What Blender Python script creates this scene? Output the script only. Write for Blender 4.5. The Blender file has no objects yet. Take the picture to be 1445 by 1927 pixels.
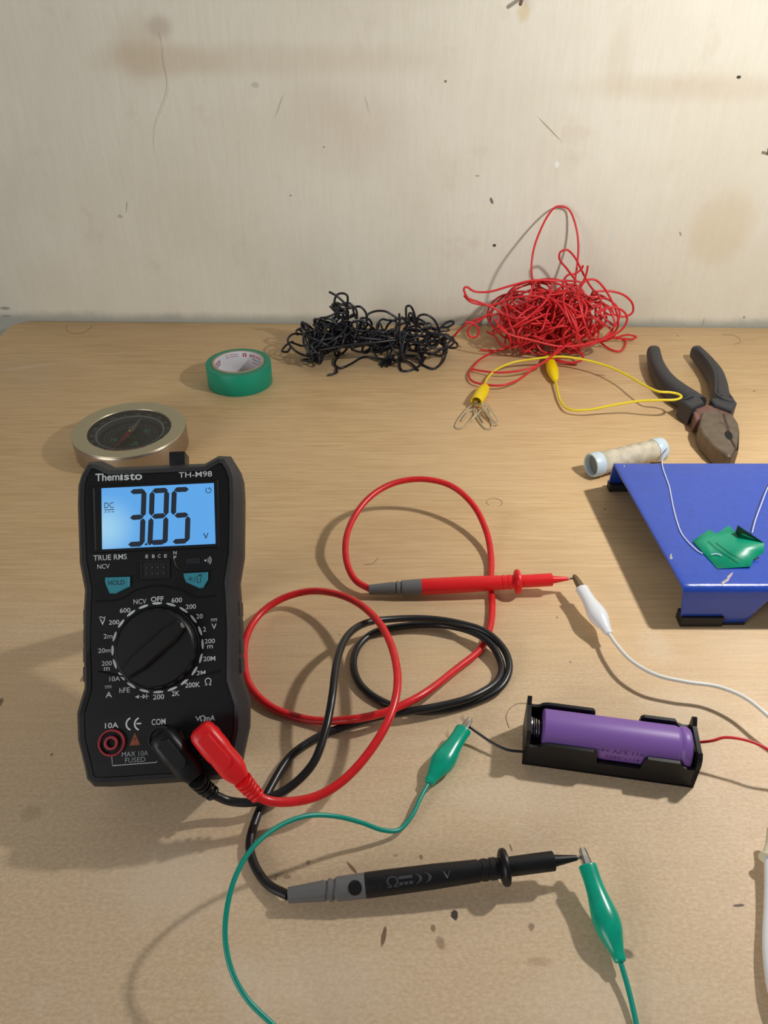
import bpy, bmesh, math, random
from mathutils import Vector, Matrix
random.seed(7)
C = bpy.context.scene.collection
PI = math.pi
MM = 0.001

# ------------------------------------------------------------------ camera
W_, H_ = 1445.0, 1927.0
FPX = 1460.0
PITCH = math.radians(36.0)
CAM = Vector((0, 0, 0.280))
cd = bpy.data.cameras.new('camera'); cam = bpy.data.objects.new('camera', cd); C.objects.link(cam)
cam.location = CAM; cam.rotation_euler = (PI/2 - PITCH, 0, 0)
cd.sensor_fit = 'VERTICAL'; cd.angle = 2*math.atan(H_/2/FPX); cd.clip_start = 0.01; cd.clip_end = 50
bpy.context.scene.camera = cam

# ------------------------------------------------------------------ light
LAMP = Vector((0.300, 0.335, 0.315))
sc = bpy.context.scene
sc.view_settings.view_transform = 'Standard'; sc.view_settings.look = 'None'
sc.view_settings.gamma = 1.0; sc.view_settings.exposure = 0.0
wd = bpy.data.worlds.new('room_light'); sc.world = wd; wd.use_nodes = True
wd.node_tree.nodes['Background'].inputs[0].default_value = (0.95, 0.97, 1.0, 1)
wd.node_tree.nodes['Background'].inputs[1].default_value = 0.12
ld = bpy.data.lights.new('desk_lamp_light', 'POINT'); lo = bpy.data.objects.new('desk_lamp_light', ld); C.objects.link(lo)
lo.location = LAMP; ld.energy = 5.0; ld.color = (1.0, 0.975, 0.93); ld.shadow_soft_size = 0.011
ad = bpy.data.lights.new('added_wall_fill', 'AREA'); ao = bpy.data.objects.new('added_wall_fill', ad); C.objects.link(ao)  # added soft fill that lifts the left of the wall, not a known lamp
ao.location = (-1.2, -1.0, 0.55); ad.size = 0.9; ad.energy = 12.5; ad.color = (1.0, 0.98, 0.94)
ao.rotation_euler = (Vector((-0.1, 0.6, 0.2)) - ao.location).to_track_quat('-Z', 'Y').to_euler()

# ------------------------------------------------------------------ placing helpers
_R = cam.rotation_euler.to_matrix()
def ray(px, py):
    return (_R @ Vector(((px - W_/2)/FPX, -(py - H_/2)/FPX, -1.0)))
def T(px, py, z=0.0):                                  # z in millimetres above the table
    d = ray(px, py); t = (z*MM - CAM.z)/d.z
    return CAM + d*t
def onplane(px, py, o, n):
    d = ray(px, py); return CAM + d*((o - CAM).dot(n)/d.dot(n))
def V(px, py, y):                                       # on the vertical plane y (metres)
    return onplane(px, py, Vector((0, y, 0)), Vector((0, 1, 0)))

# ------------------------------------------------------------------ materials
def lin(c):
    return tuple(((v/255)/12.92 if v/255 <= 0.04045 else ((v/255+0.055)/1.055)**2.4) for v in c) + (1.0,)
def mat(name, rgb, rough=0.5, metal=0.0, spec=0.5, bump=0.0, bscale=800, vary=0.0, vscale=200, coat=0.0, emit=None, es=1.0, trans=0.0, sss=0.0):
    m = bpy.data.materials.new(name); m.use_nodes = True
    nt = m.node_tree; b = nt.nodes['Principled BSDF']
    b.inputs['Base Color'].default_value = lin(rgb); b.inputs['Roughness'].default_value = rough
    b.inputs['Metallic'].default_value = metal; b.inputs['Specular IOR Level'].default_value = spec
    b.inputs['Coat Weight'].default_value = coat
    b.inputs['Transmission Weight'].default_value = trans
    if sss: b.inputs['Subsurface Weight'].default_value = sss; b.inputs['Subsurface Scale'].default_value = 0.002
    tc = nt.nodes.new('ShaderNodeTexCoord')
    if vary:
        n = nt.nodes.new('ShaderNodeTexNoise'); n.inputs['Scale'].default_value = vscale; n.inputs['Detail'].default_value = 4
        nt.links.new(tc.outputs['Object'], n.inputs['Vector'])
        r = nt.nodes.new('ShaderNodeValToRGB')
        a = lin(tuple(v*(1-vary) for v in rgb)); c = lin(tuple(min(255, v*(1+vary)) for v in rgb))
        r.color_ramp.elements[0].position = 0.35; r.color_ramp.elements[1].position = 0.65
        r.color_ramp.elements[0].color = a; r.color_ramp.elements[1].color = c
        nt.links.new(n.outputs['Fac'], r.inputs['Fac']); nt.links.new(r.outputs['Color'], b.inputs['Base Color'])
    if bump:
        n = nt.nodes.new('ShaderNodeTexNoise'); n.inputs['Scale'].default_value = bscale; n.inputs['Detail'].default_value = 3
        nt.links.new(tc.outputs['Object'], n.inputs['Vector'])
        bp = nt.nodes.new('ShaderNodeBump'); bp.inputs['Strength'].default_value = bump; bp.inputs['Distance'].default_value = 0.0004
        nt.links.new(n.outputs['Fac'], bp.inputs['Height']); nt.links.new(bp.outputs['Normal'], b.inputs['Normal'])
    if emit:
        b.inputs['Emission Color'].default_value = lin(emit); b.inputs['Emission Strength'].default_value = es
    return m

class NB:                                               # small node builder
    def __init__(s, name):
        s.m = bpy.data.materials.new(name); s.m.use_nodes = True; s.nt = s.m.node_tree
        s.b = s.nt.nodes['Principled BSDF']; s.tc = s.nt.nodes.new('ShaderNodeTexCoord'); s.off = Vector((0, 0, 0))
    def L(s, a, b): s.nt.links.new(a, b)
    def mapped(s, scale, rot=(0, 0, 0)):
        n = s.nt.nodes.new('ShaderNodeMapping'); n.inputs['Scale'].default_value = scale; n.inputs['Rotation'].default_value = rot
        s.L(s.tc.outputs['Object'], n.inputs['Vector']); return n.outputs[0]
    def noise(s, vec, scale, detail=4, rough=0.5, dist=0.0):
        n = s.nt.nodes.new('ShaderNodeTexNoise'); n.inputs['Scale'].default_value = scale
        n.inputs['Detail'].default_value = detail; n.inputs['Roughness'].default_value = rough; n.inputs['Distortion'].default_value = dist
        s.L(vec, n.inputs['Vector']); return n.outputs['Fac']
    def rng(s, v, a, b, c=0.0, d=1.0):
        n = s.nt.nodes.new('ShaderNodeMapRange'); n.interpolation_type = 'SMOOTHSTEP'
        for i, x in enumerate((a, b, c, d)): n.inputs[i+1].default_value = x
        s.L(v, n.inputs[0]); return n.outputs[0]
    def math(s, op, a, b):
        n = s.nt.nodes.new('ShaderNodeMath'); n.operation = op
        for i, x in enumerate((a, b)):
            if isinstance(x, (int, float)): n.inputs[i].default_value = x
            else: s.L(x, n.inputs[i])
        return n.outputs[0]
    def mix(s, f, a, b, mode='MIX'):
        n = s.nt.nodes.new('ShaderNodeMix'); n.data_type = 'RGBA'; n.blend_type = mode
        for key, x in ((0, f), (6, a), (7, b)):
            if isinstance(x, (int, float)): n.inputs[key].default_value = x
            elif isinstance(x, tuple): n.inputs[key].default_value = x
            else: s.L(x, n.inputs[key])
        return n.outputs[2]
    def blob(s, c, r, ang=0.0, soft=0.6, wob=0.5, wn=None):   # mask 1 inside an ellipse (metres), soft wobbly rim
        n = s.nt.nodes.new('ShaderNodeMapping'); n.vector_type = 'TEXTURE'
        n.inputs['Location'].default_value = Vector(c) - s.off; n.inputs['Scale'].default_value = r; n.inputs['Rotation'].default_value = (0, ang, 0) if r[1] > 0.5 else (0, 0, ang)
        s.L(s.tc.outputs['Object'], n.inputs['Vector'])
        l = s.nt.nodes.new('ShaderNodeVectorMath'); l.operation = 'LENGTH'; s.L(n.outputs[0], l.inputs[0])
        v = l.outputs['Value']
        if wn is not None: v = s.math('ADD', v, s.math('MULTIPLY', s.math('SUBTRACT', wn, 0.5), wob*2))
        return s.rng(v, 1-soft/2, 1+soft/2, 1.0, 0.0)

def wood_table():
    s = NB('light_wood_laminate'); s.off = Vector((0, .2, -.75))
    st = s.noise(s.mapped((5, 90, 5)), 6.0, 6, 0.6, 0.6)
    st2 = s.noise(s.mapped((14, 420, 14)), 2.4, 3, 0.6)
    big = s.noise(s.mapped((3, 7, 3)), 3.0, 4, 0.55)
    mott = s.noise(s.mapped((1, 1.7, 1)), 520.0, 4, 0.7)
    col = s.mix(s.rng(st, 0.3, 0.7), lin((201, 167, 121)), lin((222, 190, 143)))
    col = s.mix(s.math('MULTIPLY', s.rng(st2, 0.50, 0.78), 0.30), col, lin((172, 130, 88)))
    col = s.mix(s.math('MULTIPLY', s.rng(big, 0.35, 0.7), 0.35), col, lin((219, 187, 147)))
    # worn paler near end, its colour also brightened to offset lamp falloff
    sep = s.nt.nodes.new('ShaderNodeSeparateXYZ'); s.L(s.tc.outputs['Object'], sep.inputs[0])
    yy = s.math('ADD', sep.outputs['Y'], s.math('MULTIPLY', s.math('SUBTRACT', big, 0.5), 0.25))
    worn_lit = s.rng(yy, -0.06, 0.20, 1.0, 0.0)
    pale = s.mix(s.rng(mott, 0.30, 0.75), lin((203, 177, 146)), lin((230, 208, 181)))
    col = s.mix(s.math('MULTIPLY', worn_lit, 0.78), col, pale)
    wn = s.noise(s.mapped((1, 1, 1)), 420.0, 3, 0.6)
    wn2 = s.noise(s.mapped((1, 1, 1)), 60.0, 3, 0.6)
    dust = s.noise(s.mapped((1, 1, 1)), 28.0, 5, 0.7)
    col = s.mix(s.math('MULTIPLY', s.math('MULTIPLY', s.rng(dust, 0.56, 0.72), worn_lit), 0.30), col, lin((226, 210, 190)))
    def st_(px, py, rx, ry, rgb, f, ang=0, soft=0.6, wob=0.5, w=None):
        nonlocal col
        p = T(px, py); m = s.blob((p.x, p.y, 0), (rx*MM, ry*MM, 0.5), math.radians(ang), soft, wob, w or wn)
        col = s.mix(s.math('MULTIPLY', m, f), col, lin(rgb))
    dark = (32, 26, 26); brown = (96, 48, 22); pal = (232, 218, 196)
    st_(855, 1721, 1.3, 1.9, dark, .9, 10, .3, .7); st_(722, 1762, .8, 3.6, brown, .8, -12, .5, .4)
    st_(662, 1633, .6, 3.2, brown, .75, 40, .5, .3); st_(792, 1613, .7, 1.1, brown, .6); st_(815, 1747, .9, 1.3, brown, .6)
    st_(1000, 1744, 1.0, 1.4, brown, .55, -30); st_(1390, 1704, 2.2, .5, dark, .8, 5); st_(1180, 1795, 2.2, 1.6, (70, 60, 55), .7)
    st_(961, 1595, .4, 1.6, dark, .6, 10); st_(829, 1775, 1.6, 2.2, brown, .45, 30); st_(745, 1610, 1, .6, brown, .4)
    st_(60, 1530, 4, 3, (110, 72, 40), .22, 0, 1.0); st_(97, 1420, .6, .8, dark, .6); st_(155, 1277, .8, 2, (110, 60, 25), .6)
    st_(0, 1322, 1.2, 3, (60, 36, 20), .7); st_(1115, 1417, 3, 2.2, (120, 76, 40), .4, 0, .9); st_(1064, 1332, 2.4, 1.6, (120, 76, 40), .35, 0, .9)
    st_(1117, 1348, .9, .6, dark, .6); st_(1128, 706, 5, 1.8, (120, 84, 50), .5, -10, .9); st_(1419, 736, 1, 1.2, dark, .6)
    st_(1275, 632, 1, 1.2, (110, 80, 50), .6); st_(865, 659, .8, 1, dark, .5); st_(1048, 1162, .6, .8, dark, .5)
    st_(1138, 958, .7, .9, dark, .5); st_(1073, 1246, .6, .7, dark, .5); st_(540, 1650, 1.4, .9, brown, .4); st_(520, 1648, .5, .5, dark, .5)
    st_(580, 1623, .8, 1.0, brown, .5); st_(518, 1654, .5, .5, dark, .5); st_(505, 820, .5, .6, dark, .3); st_(1013, 1810, 4, 1.5, (140, 96, 60), .3, 0, 1)
    st_(1235, 1215, 7, 10, pal, .28, 0, 1.5, 1.4, wn); st_(1400, 1215, 16, 9, pal, .18, 0, 1.5, 1.4, wn)
    st_(70, 700, 32, 26, (206, 176, 142), .45, -30, 1.2, .8, wn2); st_(55, 690, 22, 3, (222, 200, 176), .4, 20, 1, .8, wn)
    st_(330, 1660, 22, 14, pal, .30, 0, 1.4, .9, wn2); st_(1290, 1330, 16, 9, pal, .28, 0, 1.4, .9, wn2); st_(1150, 1890, 30, 12, pal, .22, 0, 1.4, .9, wn2)
    st_(600, 1850, 24, 12, pal, .22, 0, 1.4, .9, wn2); st_(950, 1500, 22, 9, pal, .25, 0, 1.4, .9, wn2)
    # fine dark specks
    vo = s.nt.nodes.new('ShaderNodeTexVoronoi'); vo.inputs['Scale'].default_value = 38.0; s.L(s.mapped((1, 1, 1)), vo.inputs['Vector'])
    spk = s.rng(vo.outputs['Distance'], 0.012, 0.022, 1.0, 0.0)
    col = s.mix(s.math('MULTIPLY', spk, 0.5), col, lin((80, 50, 30)))
    s.L(col, s.b.inputs['Base Color']); s.b.inputs['Specular IOR Level'].default_value = 0.35
    s.L(s.rng(dust, 0.3, 0.7, 0.42, 0.6), s.b.inputs['Roughness'])
    bp = s.nt.nodes.new('ShaderNodeBump'); bp.inputs['Strength'].default_value = 0.12; bp.inputs['Distance'].default_value = 0.0002
    s.L(st2, bp.inputs['Height']); s.L(bp.outputs['Normal'], s.b.inputs['Normal'])
    return s.m

YAW = 0.0
pL = T(30, 603.7); pR = T(1445, 617.0)
WD = (pR - pL).normalized(); YAW = math.atan2(WD.y, WD.x)
WN = Vector((WD.y, -WD.x, 0))                            # towards the camera
WO = pL - WN*0.0015
def WP(px, py): return onplane(px, py, WO, WN)           # point on the painted wall

def wall_paint():
    s = NB('cream_brushed_wall_paint')
    v1 = s.noise(s.mapped((60, 60, 5)), 5.0, 6, 0.65, 0.3)
    v2 = s.noise(s.mapped((260, 260, 26)), 2.5, 4, 0.7, 0.4)
    big = s.noise(s.mapped((1, 1, 1)), 5.0, 5, 0.6)
    wn2 = s.noise(s.mapped((1, 1, 1)), 22.0, 4, 0.65)
    wn = s.noise(s.mapped((1, 1, 1)), 300.0, 3, 0.6)
    col = s.mix(s.rng(v1, 0.3, 0.7), lin((219, 215, 200)), lin((224, 220, 207)))
    col = s.mix(s.math('MULTIPLY', s.rng(big, 0.4, 0.65), 0.35), col, lin((200, 192, 172)))
    col = s.mix(s.math('MULTIPLY', s.rng(v2, 0.52, 0.75), 0.12), col, lin((184, 176, 152)))
    col = s.mix(s.math('MULTIPLY', s.rng(wn2, 0.58, 0.72), 0.25), col, lin((198, 178, 160)))
    def st_(px, py, rx, rz, rgb, f, ang=0, soft=0.6, wob=0.5, w=None):
        nonlocal col
        p = WP(px, py); m = s.blob(tuple(p), (rx*MM, 1.0, rz*MM), math.radians(ang), soft, wob, w or wn)
        col = s.mix(s.math('MULTIPLY', m, f), col, lin(rgb))
    tan = (176, 146, 104)
    st_(300, 112, 42, 11, tan, .20, 0, 1.0, .5, wn2); st_(520, 112, 100, 10, tan, .17, 0, 1.2, .5, wn2); st_(262, 95, 16, 20, tan, .20, 0, 1.2, .5, wn2)
    st_(300, 50, 9, 7, (150, 120, 100), .35, 0, 1.2, .5, wn2); st_(1310, 165, 80, 9, tan, .20, 0, 1.2, .5, wn2); st_(1165, 120, 10, 26, tan, .15, 0, 1.2, .5, wn2)
    st_(1355, 430, 26, 30, (196, 170, 126), .28, 0, .7, .5, wn2); st_(640, 240, 45, 30, (196, 176, 160), .25, 0, 1.4, .5, wn2)
    st_(1390, 145, 1.6, 1.1, (30, 28, 26), .95, 0, .3, .3); st_(930, 462, 1.5, 1.2, (24, 20, 20), .95, 0, .3, .3)
    st_(925, 378, 1.2, 2.6, (70, 74, 78), .85, -25, .4, .4); st_(838, 153, 1.1, .9, (96, 76, 60), .8, 0, .4, .4); st_(898, 331, 2, .6, (110, 104, 96), .6)
    st_(609, 277, .7, .7, (70, 64, 60), .7); st_(547, 368, 1.0, .7, (110, 86, 60), .7); st_(1048, 310, 1.6, 2.2, (236, 240, 240), .7)
    st_(226, 407, 2.2, 1.4, (140, 126, 100), .5); st_(238, 390, .6, 4.5, (120, 112, 96), .5, 15); st_(525, 200, .8, 9, (170, 160, 130), .5, 25)
    st_(1034, 243, .5, 13, (140, 118, 86), .7, -50, .6, .1); st_(985, 22, 4, 6, (200, 176, 120), .5, 0, 1.2)
    st_(1152, 440, 2.4, 4, (205, 208, 204), .5, -25); st_(690, 195, .7, 6, (150, 150, 140), .4, -15); st_(480, 160, 3, 2, (150, 150, 140), .4)
    st_(1280, 440, .8, 2, (120, 100, 70), .6, -30); st_(1400, 597, .8, 1.0, (90, 90, 84), .8); st_(1323, 607, .6, 4, (120, 118, 108), .6)
    st_(10, 580, 5, 1.4, (90, 92, 88), .6); st_(12, 595, 5, 1.2, (90, 92, 88), .6)
    # bluish grey band just above the desk
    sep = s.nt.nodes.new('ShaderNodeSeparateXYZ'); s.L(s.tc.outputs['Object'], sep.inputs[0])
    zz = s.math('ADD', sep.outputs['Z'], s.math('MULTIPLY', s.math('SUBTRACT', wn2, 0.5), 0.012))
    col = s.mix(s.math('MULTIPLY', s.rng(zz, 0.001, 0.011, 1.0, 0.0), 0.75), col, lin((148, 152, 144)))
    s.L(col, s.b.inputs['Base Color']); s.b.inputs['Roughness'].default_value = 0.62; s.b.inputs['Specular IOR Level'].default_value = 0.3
    hsum = s.math('ADD', s.math('MULTIPLY', v2, 0.6), s.math('MULTIPLY', wn2, 1.6))
    bp = s.nt.nodes.new('ShaderNodeBump'); bp.inputs['Strength'].default_value = 0.35; bp.inputs['Distance'].default_value = 0.0012
    s.L(hsum, bp.inputs['Height']); s.L(bp.outputs['Normal'], s.b.inputs['Normal'])
    return s.m

M = dict(
 rubber=mat('charcoal_rubber', (36, 36, 40), .55, spec=.5, bump=.1, bscale=2500),
 panel=mat('black_panel', (15, 16, 20), .5, spec=.3, bump=.08, bscale=3000),
 knob=mat('black_knob_plastic', (16, 16, 20), .42, spec=.4),
 blackplastic=mat('black_plastic', (24, 24, 26), .42),
 white=mat('white_print', (205, 210, 214), .6), dimprint=mat('dim_grey_print', (74, 78, 84), .6),
 dimred=mat('dim_red_plastic', (150, 36, 46), .45), warn=mat('orange_print', (130, 62, 34), .6), warnred=mat('dull_red_print', (84, 26, 28), .6),
 button=mat('teal_rubber_button', (46, 138, 158), .5), btext=mat('dark_button_print', (18, 52, 68), .6),
 segment=mat('lcd_segment', (34, 48, 66), .5),
 redcable=mat('red_silicone', (214, 30, 36), .32, vary=.04), redplug=mat('red_plastic', (226, 26, 32), .36),
 blackcable=mat('black_silicone', (26, 26, 29), .33), greyplastic=mat('grey_plastic', (104, 104, 106), .5),
 tipmetal=mat('nickel_metal', (190, 186, 178), .25, metal=1.0), dullmetal=mat('dull_brass_metal', (120, 106, 84), .45, metal=.8),
 green=mat('green_vinyl', (0, 160, 130), .26, vary=.04), greenwire=mat('green_wire_insulation', (0, 146, 128), .35),
 whitev=mat('white_vinyl', (226, 228, 232), .28), whitewire=mat('white_wire_insulation', (224, 222, 216), .4),
 yellow=mat('yellow_vinyl', (238, 206, 0), .42), yellowwire=mat('yellow_wire_insulation', (228, 206, 40), .4),
 redwire=mat('red_wire_insulation', (206, 36, 42), .42), blackwire=mat('black_wire_insulation', (20, 22, 32), .34),
 holder=mat('black_holder_plastic', (17, 18, 22), .45, spec=.35, bump=.06, bscale=1500),
 battery=mat('purple_shrink_wrap', (124, 88, 164), .42, spec=.4), batprint=mat('dark_purple_print', (58, 24, 86), .5),
 spring=mat('spring_steel', (200, 198, 190), .2, metal=1.0),
 blue=mat('blue_powder_coat', (30, 68, 168), .30, bump=.25, bscale=420, vary=.03, vscale=300, coat=.25),
 foot=mat('black_rubber_foot', (22, 22, 24), .6), chip=mat('bare_metal_chip', (170, 160, 156), .6),
 tape=mat('green_insulating_tape', (0, 146, 118), .42), tapeside=mat('green_tape_side', (36, 134, 106), .6),
 card=mat('cardboard_core', (158, 146, 122), .8), label=mat('white_core_paper', (214, 216, 224), .6), redprint=mat('red_print', (178, 30, 60), .6), inkprint=mat('black_print', (40, 34, 44), .6),
 greenpatch=mat('green_tape_patch', (0, 140, 106), .36, bump=.1, bscale=200),
 brushed=mat('brushed_champagne_metal', (176, 168, 142), .38, metal=.6), side=mat('satin_rose_metal', (172, 160, 146), .30, metal=.9),
 dial=mat('compass_black_card', (46, 47, 44), .7), dgreen=mat('compass_green_print', (60, 200, 120), .6), dwhite=mat('compass_grey_print', (180, 188, 188), .6),
 ring=mat('compass_scale_ring', (196, 206, 216), .45), needle=mat('needle_steel', (180, 178, 160), .4, metal=.4), nred=mat('needle_red', (196, 44, 34), .5),
 brass=mat('polished_brass', (236, 206, 130), .15, metal=1.0),
 grip=mat('dark_grey_grip', (50, 50, 55), .55, bump=.12, bscale=1800),
 iron=mat('rusty_steel', (108, 94, 80), .55, metal=.3, bump=.25, bscale=700, vary=.07, vscale=160), rust=mat('rusted_iron', (118, 84, 74), .75, metal=.1, bump=.3, bscale=900, vary=.10, vscale=300),
 hole=mat('dark_recess', (8, 8, 8), .8), thread=mat('ivory_thread', (196, 186, 164), .7, bump=.4, bscale=1600, vary=.07, vscale=160),
 cap=mat('pale_blue_plastic', (196, 212, 222), .4), strand=mat('pale_thread', (196, 200, 226), .7), bore=mat('grey_tube_bore', (112, 122, 122), .6),
 clipsteel=mat('paperclip_steel', (216, 206, 180), .35, metal=.7), nail=mat('rusty_nail', (120, 92, 84), .5, metal=.3),
 ivory=mat('ivory_plastic', (214, 208, 182), .35), floor=mat('grey_floor', (120, 112, 100), .6), leg=mat('dark_wood', (90, 64, 42), .5),
 hair=mat('dark_hair', (84, 58, 40), .5),
)

# ------------------------------------------------------------------ object helpers
WM = {}
def thing(name, label, cat, loc=(0, 0, 0), group=None, rot=None):
    o = bpy.data.objects.new(name, None); C.objects.link(o); o.empty_display_size = 0.01
    m = Matrix.Translation(Vector(loc)) @ (rot.to_4x4() if rot is not None else Matrix.Identity(4))
    o.location = loc
    if rot is not None: o.rotation_euler = rot.to_euler()
    WM[o.name] = m
    o['label'] = label; o['category'] = cat
    if group: o['group'] = group
    return o
def tag(o, label, cat, group=None):
    o['label'] = label; o['category'] = cat
    if group: o['group'] = group
    return o
def obj(name, bm, m, parent=None, smooth=True, label=None, sub=0, origin=None):
    """bm is in world metres; the mesh is stored relative to the thing it belongs to."""
    bmesh.ops.recalc_face_normals(bm, faces=bm.faces)
    me = bpy.data.meshes.new(name)
    bm.to_mesh(me); bm.free()
    o = bpy.data.objects.new(name, me); C.objects.link(o)
    if parent is not None:
        me.transform(WM[parent.name].inverted()); o.parent = parent; WM[o.name] = WM[parent.name]
    else:
        if origin is None: origin = Vector((0, 0, 0))
        me.transform(Matrix.Translation(-Vector(origin))); o.location = origin
        WM[o.name] = Matrix.Translation(Vector(origin))
    for mm in (m if isinstance(m, (list, tuple)) else [m]): me.materials.append(mm)
    if smooth:
        for p in me.polygons: p.use_smooth = True
        try: me.set_sharp_from_angle(angle=math.radians(smooth if smooth is not True else 38))
        except Exception: pass
    if label: o['label'] = label
    if sub:
        md = o.modifiers.new('subdivision', 'SUBSURF'); md.levels = sub; md.render_levels = sub
    return o

def catmull(pts, n=8, closed=False):
    P = [Vector(p) for p in pts]; out = []
    N = len(P)
    rngN = N if closed else N-1
    for i in range(rngN):
        if closed: a, b, c, d = P[(i-1) % N], P[i], P[(i+1) % N], P[(i+2) % N]
        else: a = P[i-1] if i else P[0]*2-P[1]; b = P[i]; c = P[i+1]; d = P[i+2] if i+2 < N else P[-1]*2-P[-2]
        # centripetal
        t0 = 0; t1 = t0 + max((b-a).length, 1e-7)**.5; t2 = t1 + max((c-b).length, 1e-7)**.5; t3 = t2 + max((d-c).length, 1e-7)**.5
        for k in range(n):
            t = t1 + (t2-t1)*k/n
            A1 = a*((t1-t)/(t1-t0)) + b*((t-t0)/(t1-t0)); A2 = b*((t2-t)/(t2-t1)) + c*((t-t1)/(t2-t1)); A3 = c*((t3-t)/(t3-t2)) + d*((t-t2)/(t3-t2))
            B1 = A1*((t2-t)/(t2-t0)) + A2*((t-t0)/(t2-t0)); B2 = A2*((t3-t)/(t3-t1)) + A3*((t-t1)/(t3-t1))
            out.append(B1*((t2-t)/(t2-t1)) + B2*((t-t1)/(t2-t1)))
    if not closed: out.append(P[-1].copy())
    return out

def tube(bm, pts, r, seg=10, closed=False, cap=True, mi=0):
    """pts world metres, r mm (number or list)."""
    N = len(pts); rs = r if isinstance(r, (list, tuple)) else [r]*N
    tans = []
    for i in range(N):
        a = pts[(i-1) % N] if (i or closed) else pts[i]; b = pts[(i+1) % N] if (i < N-1 or closed) else pts[i]
        t = (b-a); tans.append(t.normalized() if t.length > 1e-9 else Vector((1, 0, 0)))
    up = Vector((0, 0, 1)) if abs(tans[0].z) < .9 else Vector((1, 0, 0))
    nrm = (up - tans[0]*up.dot(tans[0])).normalized(); rings = []
    for i in range(N):
        nrm = (nrm - tans[i]*nrm.dot(tans[i])).normalized(); bn = tans[i].cross(nrm)
        rr = rs[i]*MM
        rings.append([bm.verts.new(pts[i] + (nrm*math.cos(2*PI*k/seg) + bn*math.sin(2*PI*k/seg))*rr) for k in range(seg)])
    fs = []
    for i in range(N if closed else N-1):
        A, B = rings[i], rings[(i+1) % N]
        off = 0
        if closed and i == N-1:
            off = min(range(seg), key=lambda o: (A[0].co-B[o].co).length)
        for k in range(seg):
            fs.append(bm.faces.new((A[k], A[(k+1) % seg], B[(k+1+off) % seg], B[(k+off) % seg])))
    if cap and not closed:
        fs.append(bm.faces.new(rings[0][::-1])); fs.append(bm.faces.new(rings[-1]))
    for f in fs: f.material_index = mi
    return rings

def frame(a, b, up=Vector((0, 0, 1))):
    x = (b-a).normalized(); z = (up - x*up.dot(x)).normalized(); y = z.cross(x)
    m = Matrix((x, y, z)).transposed().to_4x4(); m.translation = a; return m

def lathe(bm, m, prof, seg=40, sy=1.0, sz=1.0, caps=True, mi=0):
    """m: 4x4 whose local X is the axis; prof: (x, r) in metres"""
    rings = []
    for x, r in prof:
        rings.append([bm.verts.new(m @ Vector((x, r*sy*math.cos(2*PI*k/seg), r*sz*math.sin(2*PI*k/seg)))) for k in range(seg)])
    fs = []
    for A, B in zip(rings, rings[1:]):
        for k in range(seg): fs.append(bm.faces.new((A[k], A[(k+1) % seg], B[(k+1) % seg], B[k])))
    if caps:
        fs.append(bm.faces.new(rings[0][::-1])); fs.append(bm.faces.new(rings[-1]))
    for f in fs: f.material_index = mi
    return rings
def zframe(loc): # lathe axis pointing up
    m = Matrix(((0, 1, 0), (0, 0, 1), (1, 0, 0))).to_4x4(); m.translation = loc; return m

def loft(bm, loops, caps=True):
    R = [[bm.verts.new(p) for p in L] for L in loops]; n = len(R[0])
    for A, B in zip(R, R[1:]):
        for k in range(n): bm.faces.new((A[k], A[(k+1) % n], B[(k+1) % n], B[k]))
    if caps:
        bm.faces.new(R[0][::-1]); bm.faces.new(R[-1])
    return R
def box(bm, m, x0, x1, y0, y1, z0, z1, bev=0.0):
    vs = [bm.verts.new(m @ Vector((x, y, z))) for x in (x0, x1) for y in (y0, y1) for z in (z0, z1)]
    fs = [(0, 1, 3, 2), (4, 6, 7, 5), (0, 4, 5, 1), (2, 3, 7, 6), (0, 2, 6, 4), (1, 5, 7, 3)]
    F = [bm.faces.new([vs[i] for i in f]) for f in fs]
    if bev:
        es = {e for f in F for e in f.edges}
        bmesh.ops.bevel(bm, geom=list(es), offset=bev, segments=2, affect='EDGES', profile=.6)
def inset(poly, d):
    """poly CCW list of 2D tuples; d>0 moves inwards"""
    n = len(poly); out = []
    for i in range(n):
        p0, p1, p2 = Vector(poly[i-1]), Vector(poly[i]), Vector(poly[(i+1) % n])
        e1 = (p1-p0).normalized(); e2 = (p2-p1).normalized()
        n1 = Vector((-e1.y, e1.x)); n2 = Vector((-e2.y, e2.x)); b = (n1+n2)
        if b.length < 1e-6: b = n1
        b.normalize(); k = d/max(b.dot(n1), .5)
        out.append(tuple(p1 + b*k))
    return out
def text2d(s, bold=0.0, res=3):
    cu = bpy.data.curves.new('lettering', 'FONT'); cu.body = s; cu.size = 1.0; cu.resolution_u = res; cu.offset = bold; cu.fill_mode = 'FRONT'
    o = bpy.data.objects.new('lettering', cu); C.objects.link(o)
    dg = bpy.context.evaluated_depsgraph_get(); me = bpy.data.meshes.new_from_object(o.evaluated_get(dg))
    vs = [(v.co.x, v.co.y) for v in me.vertices]; fs = [tuple(p.vertices) for p in me.polygons]
    bpy.data.objects.remove(o); bpy.data.curves.remove(cu); bpy.data.meshes.remove(me)
    return vs, fs
def disc_on(bm, fn, cx, cy, a, b, n=20, rings=5):
    c = bm.verts.new(fn(cx, cy)); prev = None
    for j in range(1, rings+1):
        R_ = [bm.verts.new(fn(cx+a*j/rings*math.cos(2*PI*k/n), cy+b*j/rings*math.sin(2*PI*k/n))) for k in range(n)]
        for k in range(n):
            if prev is None: bm.faces.new((c, R_[k], R_[(k+1) % n]))
            else: bm.faces.new((prev[k], R_[k], R_[(k+1) % n], prev[(k+1) % n]))
        prev = R_
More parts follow.
